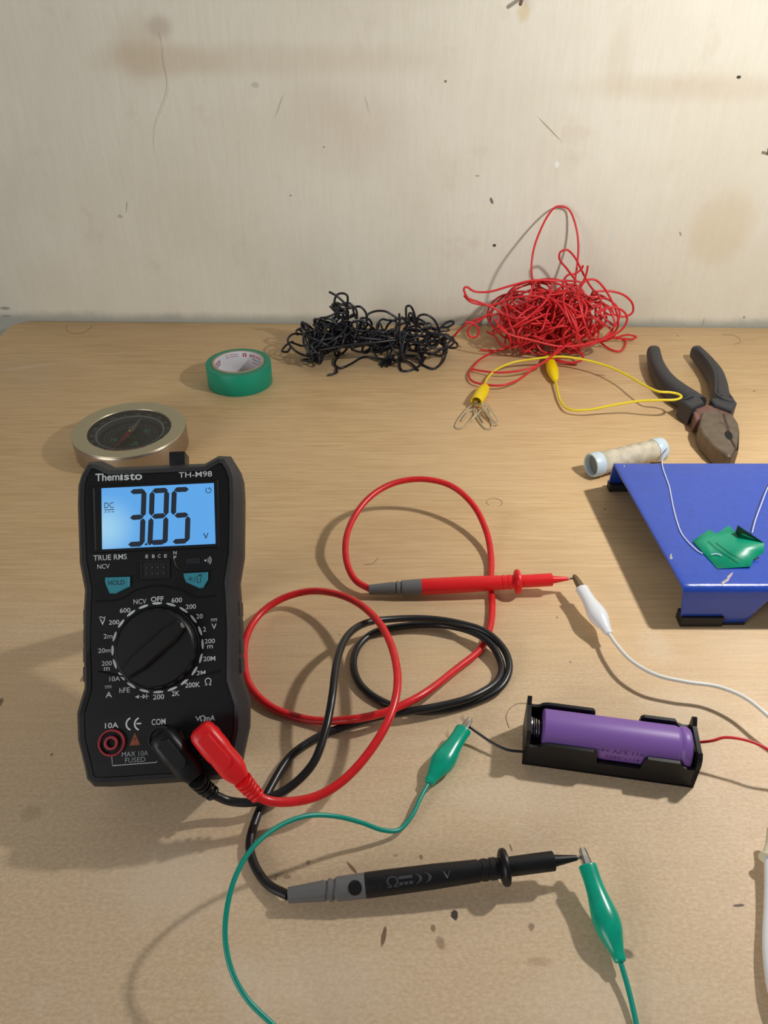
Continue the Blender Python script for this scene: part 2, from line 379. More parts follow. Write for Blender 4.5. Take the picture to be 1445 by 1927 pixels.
def put_text(bm, s, cx, cy, w, h, fn, bold=0.0, mi=0, rot=0.0):
    """fit the text to a w x h box centred at (cx, cy) of a 2D surface fn(u, v) -> world"""
    vs, fs = text2d(s, bold)
    if not vs: return
    x0 = min(v[0] for v in vs); x1 = max(v[0] for v in vs); y0 = min(v[1] for v in vs); y1 = max(v[1] for v in vs)
    c, sn = math.cos(rot), math.sin(rot); out = []
    for x, y in vs:
        a = (x-(x0+x1)/2)/(x1-x0)*w; b = (y-(y0+y1)/2)/max(y1-y0, 1e-6)*h
        out.append(bm.verts.new(fn(cx + a*c - b*sn, cy + a*sn + b*c)))
    for f in fs:
        try: F = bm.faces.new([out[i] for i in f]); F.material_index = mi
        except ValueError: pass
def arc2(cx, cy, r, a0, a1, n=10):
    return [(cx+r*math.cos(math.radians(a0+(a1-a0)*i/n)), cy+r*math.sin(math.radians(a0+(a1-a0)*i/n))) for i in range(n+1)]
def stroke(bm, pts, w, fn, mi=0):
    """flat printed line of width w through 2D pts"""
    P = [Vector(p) for p in pts]; L = []; R = []
    for i, p in enumerate(P):
        t = (P[min(i+1, len(P)-1)]-P[max(i-1, 0)]).normalized(); n = Vector((-t.y, t.x))*w/2
        L.append(bm.verts.new(fn(*(p+n)))); R.append(bm.verts.new(fn(*(p-n))))
    for i in range(len(P)-1):
        f = bm.faces.new((L[i], L[i+1], R[i+1], R[i])); f.material_index = mi
def flat(bm, pts, fn, mi=0):
    f = bm.faces.new([bm.verts.new(fn(*p)) for p in pts]); f.material_index = mi
def ellipse2(cx, cy, a, b, rot=0, n=18):
    c, s = math.cos(rot), math.sin(rot)
    return [(cx+a*math.cos(2*PI*i/n)*c-b*math.sin(2*PI*i/n)*s, cy+a*math.cos(2*PI*i/n)*s+b*math.sin(2*PI*i/n)*c) for i in range(n)]

# ================================================================== setting
def struct(name, bm, m):
    o = obj(name, bm, m, None); o['kind'] = 'structure'; return o
bm = bmesh.new()
a = WO - WD*1.6; b = WO + WD*2.4
back = -WN*0.12
loft(bm, [[a+Vector((0, 0, -.75)), b+Vector((0, 0, -.75)), b+Vector((0, 0, 1.95)), a+Vector((0, 0, 1.95))],
          [a+back+Vector((0, 0, -.75)), b+back+Vector((0, 0, -.75)), b+back+Vector((0, 0, 1.95)), a+back+Vector((0, 0, 1.95))]])
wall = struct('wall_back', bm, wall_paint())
bm = bmesh.new(); box(bm, Matrix.Identity(4), -1.6, 2.4, -1.6, .78, -.80, -.75); struct('floor', bm, M['floor'])
# paint run and hairline on the wall, raised ridges of paint
def wallfn(off): return lambda px, py: WP(px, py) + WN*off*MM
bm = bmesh.new()
pts = [WP(*p) + WN*.1*MM for p in ((300, 60), (306, 90), (309, 120), (316, 150), (314, 175), (303, 205), (292, 235), (289, 262), (290, 290))]
tube(bm, catmull(pts, 6), [.2+.55*math.sin(PI*min(1, i/47+.05)) for i in range(49)], 8)
o = obj('paint_run', bm, wall.data.materials[0], wall)

# ------------------------------------------------------------------ desk
desk = thing('desk', 'light wood laminate desk top with rounded far corner and stains, pushed against the cream wall', 'desk', (0, .2, -.75))
bm = bmesh.new()
c0 = T(28, 603.9); rr = .018
yb = lambda x: pL.y + (x-pL.x)*math.tan(YAW)
x0 = T(-8, 640).x
x1 = 1.05
out = [(x0, -.28), (x1, -.28), (x1, yb(x1)-.0002)]
cx, cy = x0+rr, yb(x0+rr)-rr
out += [(cx+rr*math.cos(math.radians(90+90*i/8)), cy+rr*math.sin(math.radians(90+90*i/8))) for i in range(9)]
def at(poly, z): return [Vector((p[0], p[1], z)) for p in poly]
e = inset(out, .0007)
loft(bm, [at(out, -.025), at(out, -.0008), at(inset(out, .0003), -.0002), at(e, 0)])
obj('tabletop', bm, wood_table(), desk, smooth=30)
for x in (-.27, .98):
    for y in (-.2, .55):
        bm = bmesh.new(); box(bm, Matrix.Identity(4), x-.025, x+.025, y-.025, y+.025, -.75, -.0252, .003); obj('leg', bm, M['leg'], desk)

# ================================================================== multimeter
psi = math.radians(4.5); tilt = math.radians(45)
MU = Vector((math.cos(psi), math.sin(psi), 0))
MV = Vector((-math.sin(psi)*math.cos(tilt), math.cos(psi)*math.cos(tilt), math.sin(tilt)))
MN = MU.cross(MV)
MO = T(302, 1482, 20.4)
def mp(u, v, w=0.0): return MO + (MU*u + MV*v + MN*w)*MM
def F(px, py, w=0.0):
    """pixel -> (u, v) mm on the meter's face"""
    p = onplane(px, py, MO + MN*w*MM, MN) - MO
    return p.dot(MU)/MM, p.dot(MV)/MM
def Z1(x, y, w=0.0): return F(120+x/4.0139, 820+y/4.0139, w)
def Z2(x, y, w=0.0): return F(120+x/4.0139, 1090+y/4.0139, w)
meter = thing('digital_multimeter', 'black digital multimeter propped up with glowing blue screen reading 3.85', 'multimeter', (MO.x, MO.y+.05, 0), rot=Matrix((MU, Vector((-math.sin(psi), math.cos(psi), 0)), Vector((0, 0, 1)))).transposed())
half = [(0, 127.2), (18.5, 127.6), (24, 130.6), (29.0, 130.2), (32.2, 124.5), (33.4, 120), (33.6, 112), (32.7, 88), (30.6, 77), (30.9, 72), (31.2, 58), (30.7, 44), (30.6, 39), (33.4, 29.5), (33.0, 19), (30.5, 9), (29.5, 4), (26.5, .8), (20, .3), (0, .3)]
outl = half[1:-1]
outl = [(-u, v) for u, v in outl][::-1] ; 
poly = [(-u, v) for u, v in half[1:-1]] + [(u, v) for u, v in half[1:-1][::-1]]     # CCW: down the left, up the right
def Lp(p, w): return [mp(u, v, w) for u, v in p]
bm = bmesh.new()
loft(bm, [Lp(inset(poly, 4.6), -2.2), Lp(inset(poly, 4.6), 0.2), Lp(inset(poly, 3.0), 0.6), Lp(inset(poly, .6), -4.5), Lp(poly, -7), Lp(poly, -15), Lp(inset(poly, 1.6), -21), Lp(inset(poly, 3.2), -29.5), Lp(inset(poly, 5), -31)])
obj('case', bm, M['rubber'], meter, smooth=25)
# grip ribs on both sides
for sx in (-1, 1):
    for v in (44, 51.5, 59, 66.5):
        bm = bmesh.new(); m = Matrix((MU*sx, MV*sx, MN)).transposed().to_4x4(); m.translation = mp(sx*30.2, v, -11.5)
        box(bm, m, -.9*MM, .9*MM, -3.0*MM, 3.0*MM, -6*MM, 6*MM, .5*MM); obj('grip_rib', bm, M['rubber'], meter)
bm = bmesh.new(); pan = inset(poly, 4.5)
loft(bm, [Lp(pan, -2.0), Lp(pan, -.4), Lp(inset(pan, .3), -.1)])
panel = obj('front_panel', bm, M['panel'], meter, smooth=25)
# raised panel contours around buttons and dial
def pf(w): return lambda u, v: mp(u, v, w)
bm = bmesh.new()
for path in ([(245, 1250), (420, 1235), (560, 1160), (720, 1130), (870, 1160), (1000, 1215), (1140, 1205)],
             [(830, 935), (850, 985), (900, 1010), (1120, 1010)], [(260, 1780+0), (480, 1810+14), (700, 1845+14), (900, 1825+14), (1180, 1775)]):
    pts = catmull([mp(*Z1(*p), 0.0) for p in path], 6)
    bm = bmesh.new(); tube(bm, pts, .32, 6); obj('panel_ridge', bm, M['panel'], panel)
# display
bz = [Z1(222, 392), Z1(238, 872), Z1(1160, 830), Z1(1150, 348)]
bm = bmesh.new()
loft(bm, [Lp(inset(bz, -.9), -.2), Lp(inset(bz, -.5), .35), Lp(bz, .35), Lp(inset(bz, .5), -.02)], caps=False)
obj('display_frame', bm, M['panel'], panel, smooth=25)
sp = [Z1(284, 388), Z1(290, 858), Z1(1146, 816), Z1(1133, 352)]
def lcd_mat():
    s = NB('blue_lcd_backlight')
    # lit from an LED at the left edge of the screen
    p = mp(*Z1(310, 700)) ; lp = WM[meter.name].inverted() @ p
    n = s.nt.nodes.new('ShaderNodeVectorMath'); n.operation = 'DISTANCE'; s.L(s.tc.outputs['Object'], n.inputs[0]); n.inputs[1].default_value = lp
    f = s.rng(n.outputs['Value'], 0.0, 0.016, 1.0, 0.0)
    c = s.mix(f, lin((98, 176, 246)), lin((168, 222, 252)))
    s.L(c, s.b.inputs['Emission Color']); s.b.inputs['Emission Strength'].default_value = .82
    s.b.inputs['Base Color'].default_value = lin((40, 60, 80)); s.b.inputs['Roughness'].default_value = .35
    return s.m
bm = bmesh.new(); loft(bm, [Lp(sp, -.1), Lp(sp, .03)])
screen = obj('display_screen', bm, lcd_mat(), panel, smooth=False)
lcdfn = pf(.06)
def seg7(bm, a, b, w):
    """hexagonal segment between zoom coords"""
    A = Vector(Z1(*a)); B = Vector(Z1(*b)); d = (B-A).normalized(); n = Vector((-d.y, d.x))*w/2
    flat(bm, [tuple(A), tuple(A+d*w*.55+n), tuple(B-d*w*.55+n), tuple(B), tuple(B-d*w*.55-n), tuple(A+d*w*.55-n)], lcdfn)
bm = bmesh.new(); sw = 2.05
for a, b in [((503, 424), (615, 418)), ((607, 415), (600, 612)), ((500, 620), (602, 612)), ((598, 622), (592, 822)), ((486, 822), (600, 816)),
             ((668, 417), (788, 411)), ((668, 420), (662, 606)), ((778, 415), (772, 602)), ((665, 611), (772, 602)), ((660, 620), (650, 830)), ((772, 612), (765, 815)), ((655, 812-4), (768, 802)),
             ((833, 409), (945, 404)), ((835, 412), (828, 600)), ((836, 604), (942, 596)), ((938, 606), (932, 800)), ((822, 801), (936, 794))]:
    seg7(bm, a, b, sw)
flat(bm, [Z1(608, 828), Z1(638, 826), Z1(622, 806)], lcdfn)
fit = lambda bm, s, x, y, w, h, fn, Z=Z1, bold=0.0, mi=0: put_text(bm, s, *Z(x, y), w/4.0139/4.62, h/4.0139/4.62, fn, bold, mi)
fit(bm, 'DC', 342, 525, 68, 44, lcdfn)
stroke(bm, [Z1(306, 561), Z1(382, 557)], .3, lcdfn)
for k in range(3): stroke(bm, [Z1(308+27*k, 577-k), Z1(324+27*k, 576-k)], .3, lcdfn)
fit(bm, 'V', 1073, 757, 40, 44, lcdfn, bold=.005)
c = Z1(1093, 412); stroke(bm, arc2(c[0], c[1], 1.1, 120, 420, 14), .28, lcdfn); stroke(bm, [(c[0], c[1]+.2), (c[0]+.5, c[1]+1.3)], .28, lcdfn)
obj('display_digits', bm, M['segment'], screen, smooth=False, label='dark digits 3.85 V DC on the screen')
# printed lettering on the panel
pr = pf(.02); bm = bmesh.new()
fit(bm, 'Them', 330, 312, 178, 58, pr, bold=.02); fit(bm, 'i', 436, 308, 20, 58, pr, bold=.03); fit(bm, 's', 474, 315, 40, 42, pr, bold=.02); fit(bm, 'to', 545, 308, 92, 54, pr, bold=.02); c = Z1(590, 272); stroke(bm, ellipse2(c[0], c[1], .35, .35, 0, 8)+[(c[0]+.35, c[1])], .12, pr)
fit(bm, 'TH-M98', 994, 292, 248, 43, pr, bold=.004)
fit(bm, 'TRUE RMS', 350, 918, 242, 40, pr, bold=.005); fit(bm, 'NCV', 300, 987, 88, 34, pr)
for ch, x in (('E', 628), ('B', 677), ('C', 721), ('E', 769)): fit(bm, ch, x, 912-(x-628)*.03, 20, 25, pr, bold=.01)
fit(bm, 'N', 840, 884, 24, 25, pr, bold=.01); fit(bm, 'P', 840, 919, 20, 25, pr, bold=.01)
c = Z1(1070, 942); flat(bm, ellipse2(*c, .4, .4), pr)
for r in (1.1, 1.7, 2.3): stroke(bm, arc2(c[0], c[1], r, -42, 42, 8), .22, pr)
# dial scale
ticks = [(705, 182), (602, 207), (508, 257), (433, 335), (384, 432), (368, 537), (386, 640), (436, 733), (510, 802), (608, 843), (714, 852), (820, 828), (914, 773), (988, 692), (1035, 597), (1048, 490), (1030, 390), (980, 300), (905, 232), (810, 192)]
DC = Z2(706, 520)
for t in ticks:
    p = Z2(*t); ang = math.atan2(p[1]-DC[1], p[0]-DC[0])
    flat(bm, ellipse2(p[0], p[1], .48, 2.0, ang), pr)
for s_, x, y, w, h, bo in [('OFF', 706, 150, 92, 38, .015), ('NCV', 575, 168, 92, 36, 0), ('600', 463, 235, 76, 34, .008), ('200', 380, 325, 74, 33, .008), ('2m', 334, 430, 62, 33, .005), ('20m', 306, 538, 88, 33, .005),
     ('200', 325, 635, 72, 33, .005), ('m', 325, 678, 40, 24, .005), ('10A', 385, 752, 74, 33, .003), ('hFE', 460, 838, 74, 36, .003), ('200', 716, 888, 78, 36, .008), ('2K', 845, 862, 56, 36, .008), ('200K', 973, 798, 106, 36, .008),
     ('2M', 1037, 708, 62, 34, .005), ('20M', 1099, 600, 86, 34, .005), ('200', 1103, 467, 74, 33, .005), ('m', 1104, 510, 40, 24, .005), ('2', 1063, 378, 22, 34, .008), ('20', 1025, 280, 48, 34, .008), ('200', 960, 207, 74, 34, .008), ('600', 853, 158, 76, 36, .008),
     ('V', 293, 322, 40, 46, .01), ('V', 1135, 356, 36, 40, .003), ('A', 340, 872, 46, 40, .012), ('10A', 362, 1104, 94, 38, .01), ('COM', 716, 1077, 98, 42, .006), ('mA', 1106, 1048, 66, 38, .004), ('V', 1013, 1053, 36, 34, .004)]:
    fit(bm, s_, x, y, w, h, pr, Z2, bo)
def omega(x, y, s):
    c = Z2(x, y); stroke(bm, [(c[0]-s, c[1]-s*1.05), (c[0]-s*.35, c[1]-s*1.05)] + arc2(c[0], c[1]+s*.1, s*.9, -122, -418, 16) + [(c[0]+s*.35, c[1]-s*1.05), (c[0]+s, c[1]-s*1.05)], .33, pr)
omega(1090, 772, 1.25); omega(1049, 1050, .95)
c = Z2(291, 288); stroke(bm, [(c[0]-1.2, c[1]-.2), (c[0]-.6, c[1]+.3), (c[0], c[1]), (c[0]+.6, c[1]-.3), (c[0]+1.2, c[1]+.2)], .3, pr)
for x, y in ((1135, 308), (336, 814)):
    c = Z2(x, y); stroke(bm, [(c[0]-1.3, c[1]+.35), (c[0]+1.3, c[1]+.35)], .25, pr)
    for k in (-1, 0, 1): stroke(bm, [(c[0]+k*.9-.28, c[1]-.3), (c[0]+k*.9+.28, c[1]-.3)], .25, pr)
# diode mark
c = Z2(600, 886); flat(bm, [(c[0]-.2, c[1]+.9), (c[0]-.2, c[1]-.9), (c[0]+1.2, c[1])], pr); stroke(bm, [(c[0]+1.3, c[1]-1), (c[0]+1.3, c[1]+1)], .3, pr); stroke(bm, [(c[0]-1.2, c[1]), (c[0]+2.2, c[1])], .25, pr)
flat(bm, [(c[0]-1.6, c[1]+.7), (c[0]-1.6, c[1]-.7), (c[0]-3.2, c[1])], pr)
# CE
for x in (503, 566): c = Z2(x+16, 1092); stroke(bm, arc2(c[0], c[1], 2.35, 110, 250, 12), .6, pr)
c = Z2(575, 1090); stroke(bm, [(c[0]-1.3, c[1]), (c[0]+.5, c[1])], .55, pr)
stroke(bm, [Z2(362, 1340), Z2(368, 1408), Z2(700, 1383), Z2(704, 1372)], .25, pr)
obj('white_markings', bm, M['white'], panel, smooth=False, label='white printed letters and numbers')
bm = bmesh.new()
fit(bm, 'MAX 10A', 538, 1318, 184, 34, pr, Z2); fit(bm, 'FUSED', 540, 1364, 142, 34, pr, Z2)
fit(bm, '600V', 955, 1287, 80, 26, pr, Z2, mi=1); fit(bm, '200mA', 985, 1332, 100, 26, pr, Z2, mi=1); stroke(bm, [Z2(960, 1363), Z2(1050, 1358)], .2, pr, 1)
obj('grey_markings', bm, [mat('soft_grey_print', (150, 156, 162), .6), M['dimprint']], panel, smooth=False, label='fainter grey printed letters')
for x, y, s, mm in ((537, 1212, 2.1, 'warn'), (885, 1182, 1.7, 'warnred')):
    bm = bmesh.new(); c = Z2(x, y); flat(bm, [(c[0]-s, c[1]-s), (c[0]+s, c[1]-s), (c[0], c[1]+s*1.25)], pr)
    stroke(bm, [(c[0], c[1]-.2), (c[0], c[1]+.7)], .35, pf(.05), 1)
    obj('warning_triangle', bm, [M[mm], M['panel']], panel, smooth=False, label='dull orange warning triangle' if mm == 'warn' else 'dark red warning triangle')
# buttons
for k, (pg, name) in enumerate((([(318, 1072), (315, 1095), (325, 1132), (352, 1192), (398, 1194), (500, 1142), (501, 1066)], 'HOLD'), ([(908, 1042), (910, 1068), (928, 1108), (1028, 1154), (1054, 1150), (1090, 1088), (1090, 1031)], ''))):
    p = [Z1(*q) for q in pg]; bm = bmesh.new()
    loft(bm, [Lp(p, -.3), Lp(p, .9), Lp(inset(p, .35), 1.25)])
    bt = obj('push_button', bm, M['button'], panel, smooth=25)
    bm = bmesh.new(); bf = pf(1.29)
    if name: fit(bm, 'HOLD', 405, 1110, 118, 36, bf, bold=.01)
    else:
        c = Z1(962, 1083); flat(bm, ellipse2(*c, .45, .45), bf)
        for q in range(8): stroke(bm, [(c[0]+.7*math.cos(q*PI/4), c[1]+.7*math.sin(q*PI/4)), (c[0]+1.15*math.cos(q*PI/4), c[1]+1.15*math.sin(q*PI/4))], .16, bf)
        stroke(bm, [Z1(985, 1110), Z1(1002, 1062)], .2, bf)
        stroke(bm, [Z1(1012, 1110), Z1(1012, 1076), Z1(1022, 1062), Z1(1022, 1052), Z1(1046, 1050), Z1(1046, 1062), Z1(1038, 1076), Z1(1038, 1108), Z1(1012, 1110)], .25, bf)
        stroke(bm, [Z1(1022, 1058), Z1(1046, 1057)], .3, bf)
    obj('button_marking', bm, M['btext'], bt, smooth=False)
# transistor socket and continuity window
bm = bmesh.new(); p = [Z1(583, 945), Z1(588, 1078), Z1(796, 1070), Z1(796, 938)]
loft(bm, [Lp(inset(p, -.3), -.2), Lp(inset(p, -.2), .5), Lp(inset(p, .4), .5), Lp(inset(p, .5), .1)])
so = obj('transistor_socket', bm, M['blackplastic'], panel, smooth=20)
bm = bmesh.new()
for x in (625, 667, 711, 755):
    for y in (997, 1042): flat(bm, ellipse2(*Z1(x, y - (x-625)*.03), .42, .42), pf(.54)); flat(bm, ellipse2(*Z1(x+4, y - (x-625)*.03), .14, .14), pf(.56), 1)
obj('socket_hole', bm, [M['hole'], M['dwhite']], so, smooth=False)
bm = bmesh.new(); p = [Z1(920, 928), Z1(920, 972), Z1(1028, 968), Z1(1028, 920)]; loft(bm, [Lp(p, -.2), Lp(inset(p, .1), .12)]); obj('indicator_window', bm, mat('smoked_window', (40, 44, 50), .2), panel, smooth=20)
# dial
def mframe(u, v, w=0):        # lathe frame whose X axis is the face normal
    m = Matrix((MN, MU, MV)).transposed().to_4x4(); m.translation = mp(u, v, w); return m
bm = bmesh.new(); D = Z2(708, 520)
lathe(bm, mframe(*D), [(-.0003, .0160), (.0004, .0164), (.0006, .0160), (.0004, .0157), (.0040, .0150), (.0048, .0143), (.0048, .001)], 72)
dial = obj('dial', bm, M['knob'], meter, smooth=28)
ang = math.radians(40); du = Vector((math.cos(ang), math.sin(ang))); dn = Vector((-du.y, du.x))
bm = bmesh.new()
def dp(a, b): q = Vector(D) + du*a + dn*b; return (q.x, q.y)
base = [dp(-14.2, -2.2), dp(-14.2, 2.2), dp(-8, 3.6), (dp(8, 3.6)), dp(13.8, 2.2), dp(14.6, 0), dp(13.8, -2.2), dp(8, -3.6), dp(-8, -3.6)][::-1]
top = inset(base, .9)
loft(bm, [Lp(base, 4.2), Lp(base, 6.8), Lp(top, 7.8)])
obj('dial_pointer', bm, M['knob'], dial, smooth=22)
# jack sockets
for (x, y, m1) in ((363, 1235, 'dimred'), (738, 1205, 'blackplastic'), (1098, 1192, 'dimred')):
    q = Z2(x, y); bm = bmesh.new()
    lathe(bm, mframe(*q), [(-.0006, .0050), (.0009, .0051), (.0013, .0049), (.0013, .0044), (.0002, .0042), (.0002, .0027), (.0014, .0026), (.0015, .0022), (.0014, .0017), (-.0012, .0016)], 40, caps=False)
    j = obj('jack_socket', bm, M[m1], meter, smooth=30, label='red ringed input socket' if m1 == 'dimred' else None)
    bm = bmesh.new(); lathe(bm, mframe(*q), [(.00042, .0043), (.00043, .0001)], 32, caps=False); obj('socket_bore', bm, M['hole'], j)
# top sensor tab and rear stand
bm = bmesh.new(); m = Matrix((MU, MV, MN)).transposed().to_4x4(); m.translation = mp(*F(337, 872, -10), -10)
box(bm, m, -.0033, .0033, -.004, .0042, -.0055, .0045, .0007); obj('sensor_tab', bm, M['blackplastic'], meter)
bm = bmesh.new()
top_w = mp(0, 100, -31); hinge = top_w
foot = Vector((hinge.x - math.sin(psi)*.030, hinge.y + math.cos(psi)*.030, .0016))
ax = (foot-hinge); m = frame(hinge, foot, MN)
box(bm, m, 0, ax.length, -.018, .018, -.0012, .0012, .0006)
obj('kickstand', bm, M['blackplastic'], meter)

# ================================================================== cables
def path3(pts): return [T(x, y, z) for x, y, z in pts]
def lift(P, r):
    for p in P: p.z = max(p.z, (r+.05)*MM)
    return P
def cable(name, pts, r, m, parent, n=10, seg=12, **k):
    bm = bmesh.new(); tube(bm, lift(catmull(pts, n), r), r, seg); return obj(name, bm, m, parent, **k)

def plug(lead, head, tail, mm, cablemm, up):
    """right-angle banana plug: head over the socket, body running to the strain relief"""
    m = frame(head, tail, up); L = (tail-head).length
    bm = bmesh.new(); loops = []
    for t, wy, wz, x in [(0, 2.4, 2.2, -4.6), (0, 4.0, 3.7, -3.8), (0, 4.9, 4.7, -2.0), (0, 5.1, 4.9, 1), (.22, 5.2, 5.0, 0), (.36, 5.1, 4.8, 0), (.42, 4.8, 4.6, 0), (.72, 4.9, 4.6, 0), (.86, 4.2, 4.0, 0), (1, 3.0, 3.0, 0)]:
        X = L*t + x*MM; n = 24; lp = []
        for k in range(n):
            a = 2*PI*k/n + PI/8; c, s = math.cos(a), math.sin(a)
            e = 2.0/3.4
            lp.append(m @ Vector((X, math.copysign(abs(c)**e, c)*wy*MM, math.copysign(abs(s)**e, s)*wz*MM)))
        loops.append(lp)
    loft(bm, loops)
    pl = obj('plug', bm, mm, lead, smooth=32)
    # raised top facet
    bm = bmesh.new(); q = [(-.5, -2.6), (.55*L/MM, -2.7), (.66*L/MM, -1.2), (.66*L/MM, 1.2), (.55*L/MM, 2.7), (-.5, 2.6), (-2.2, 0)]
    def pq(P, z): return [m @ Vector((a*MM, b*MM, z*MM)) for a, b in P]
    loft(bm, [pq(q, 4.4), pq(q, 5.5), pq(inset(q, .5), 5.8)]); obj('plug_facet', bm, mm, pl, smooth=20)
    return pl
def relief(lead, pts, mm):
    P = catmull(pts, 10); n = len(P); rs = []
    out = []
    tot = 5; bm = bmesh.new()
    tube(bm, P, 2.1, 16)
    for k in range(tot):
        i = int((k+.5)/tot*(n-1)); a, b = P[max(i-1, 0)], P[min(i+1, n-1)]
        m = frame(P[i]-(b-a).normalized()*.0009, P[i]+(b-a).normalized()*.001)
        r = 3.6 - .16*k
        lathe(bm, m, [(0, 1.9*MM), (.0001, (r-.15)*MM), (.0003, r*MM), (.0012, r*MM), (.0014, (r-.15)*MM), (.0015, 1.9*MM)], 20)
    return obj('strain_relief', bm, mm, lead, smooth=40)
def pin(lead_part, u, v, w):
    bm = bmesh.new(); lathe(bm, mframe(u, v, 0), [(-.001, .0019), (w*MM, .0019)], 16); obj('plug_pin', bm, M['blackplastic'], lead_part)

def probe(lead, A, B, body, name='probe_handle'):
    m = frame(A, B); L = (B-A).length
    P = lambda prof: [(x*L, r*L) for x, r in prof]
    bm = bmesh.new(); lathe(bm, m, P([(.262, .0405), (.268, .0412), (.33, .0415), (.50, .0405), (.60, .0375), (.65, .0365), (.652, .034), (.662, .034), (.664, .0365), (.680, .0365), (.682, .034), (.690, .034), (.692, .0365), (.712, .0365), (.714, .034), (.724, .034), (.726, .0335), (.745, .0335)]), 40)
    h = obj(name, bm, body, lead, smooth=35)
    bm = bmesh.new(); lathe(bm, m, P([(.722, .028), (.726, .046), (.731, .0575), (.738, .0618), (.746, .0618), (.753, .0575), (.757, .046), (.760, .030)]), 48); obj('finger_guard', bm, body, h)
    bm = bmesh.new(); lathe(bm, m, P([(.757, .032), (.85, .0325), (.912, .0325), (.914, .031), (.915, .020), (.99, .0095), (.996, .008), (.9965, .003)]), 40); obj('probe_nose', bm, body, h, smooth=30)
    bm = bmesh.new(); lathe(bm, m, P([(.99, .0065), (1.018, .006), (1.026, .002)]), 20); obj('probe_tip', bm, M['tipmetal'], h, label='bare metal probe tip')
    bm = bmesh.new(); lathe(bm, m, P([(0, .021), (.001, .0255), (.05, .0285), (.125, .0335), (.128, .030), (.136, .030), (.139, .0365), (.150, .0365), (.153, .032), (.16, .032), (.166, .0385), (.20, .0395), (.262, .0405)]), 40)
    g = obj('strain_boot', bm, M['greyplastic'], h, smooth=30, label='grey rubber end of the probe')
    return m, L, h, g

# ---- red test lead
red = thing('test_lead', 'red test lead with probe, looping from the meter to the white alligator clip', 'test lead', T(700, 1300))
hd = mp(*Z2(1072, 1186, 8), 8); tl = mp(*F(455, 1466, 6.5), 6.5)
pl = plug(red, hd, tl, M['redplug'], M['redcable'], MN); pin(pl, *Z2(1098, 1192), 7)
rel = [tl, T(470, 1484, 21), T(488, 1501, 17)]
relief(red, rel, M['redplug'])
A = T(694, 1110, 4.6); B = T(1071, 1089, 9.2)
rp = [(484, 1498, 18), (506, 1507, 15), (546, 1509, 12.5), (600, 1497, 12), (650, 1465, 14), (700, 1408, 18), (735, 1345, 21.5), (748, 1285, 23), (738, 1220, 22), (712, 1170, 20), (670, 1133, 17), (625, 1116, 14), (580, 1113, 11), (530, 1127, 8), (490, 1155, 6), (465, 1195, 5), (459, 1240, 4), (470, 1290, 3), (510, 1330, 2.4), (570, 1352, 1.9), (617, 1357, 3.6), (645, 1355, 5.8), (680, 1351, 8.2), (725, 1340, 9.2), (790, 1310, 9.2), (860, 1258, 4), (905, 1220, 1.9), (922, 1180, 1.9), (926, 1140, 1.9), (923, 1100, 2.0), (924, 1050, 3), (915, 1000, 8), (890, 950, 15), (850, 915, 21), (800, 902, 24), (745, 908, 24), (700, 932, 22), (668, 970, 18), (651, 1015, 14), (653, 1060, 9), (670, 1093, 6), (697, 1109, 4.7)]
cable('cable', path3(rp), 1.8, M['redcable'], red)
probe(red, A, B, M['redplug'])

# ---- black test lead
blk = thing('test_lead', 'black test lead with probe, coiling from the meter to a green alligator clip', 'test lead', T(650, 1500))
hd = mp(*Z2(776, 1230, 7), 7); tl = mp(*F(368, 1464, 6.5), 6.5)
pl = plug(blk, hd, tl, M['knob'], M['blackcable'], MN); pin(pl, *Z2(738, 1205), 7)
relief(blk, [tl, T(384, 1481, 18), T(404, 1496, 13)], M['knob'])
bp_ = [(402, 1495, 12.5), (430, 1507, 8.5), (470, 1510, 7.5), (510, 1500, 7.5), (550, 1478, 8), (590, 1435, 11.5), (612, 1375, 15.5), (619, 1345, 17), (625, 1310, 19), (635, 1240, 20), (655, 1195, 18), (690, 1172, 13.5), (740, 1165, 10), (800, 1164, 8), (860, 1172, 7.5), (915, 1190, 7.2), (950, 1225, 5.4), (958, 1260, 4), (940, 1295, 3), (890, 1322, 1.9), (830, 1337, 1.9), (770, 1336, 1.9), (715, 1318, 1.9), (678, 1288, 2), (665, 1250, 1.9), (675, 1215, 1.9), (705, 1190, 1.9), (760, 1178, 1.9), (830, 1176, 2.6), (890, 1190, 5.8), (925, 1214, 5.8), (944, 1255, 3.4), (935, 1282, 4), (890, 1311, 5.4), (830, 1328, 5.4), (760, 1340, 5.3), (700, 1351, 2.6), (645, 1368, 1.9), (593, 1390, 1.9), (545, 1425, 1.9), (510, 1480, 1.9), (482, 1540, 1.9), (470, 1590, 2), (480, 1630, 2), (505, 1665, 2.2), (542, 1685, 4)]
cable('cable', path3(bp_), 1.75, M['blackcable'], blk)
A = T(542, 1685, 4.6); B = T(1088, 1614, 10.5)
m_, L_, h_, g_ = probe(blk, A, B, M['knob'])
bm = bmesh.new()
def on_probe(rad, a0): return lambda u, v: m_ @ Vector((u, rad*math.sin(v/rad+a0), rad*math.cos(v/rad+a0)))
pf_ = on_probe(.0418*L_, math.radians(-34)); disc_on(bm, pf_, .228*L_, 0, .0024, .0027); obj('round_inlay', bm, M['knob'], g_, label='black round inlay')
# raised rating marks on the black handle
bm = bmesh.new(); pf2 = on_probe(.0416*L_, math.radians(-28))
put_text(bm, 'VΩ', .335*L_, 0, .0085, .0038, pf2); put_text(bm, '⎓', .40*L_, 0, .005, .003, pf2)
put_text(bm, '))', .46*L_, 0, .006, .0034, pf2); put_text(bm, 'V', .54*L_, 0, .003, .0026, pf2)
obj('embossed_marking', bm, mat('worn_black_plastic', (70, 70, 76), .3), h_, smooth=False)
# the red probe's patch
m2 = None

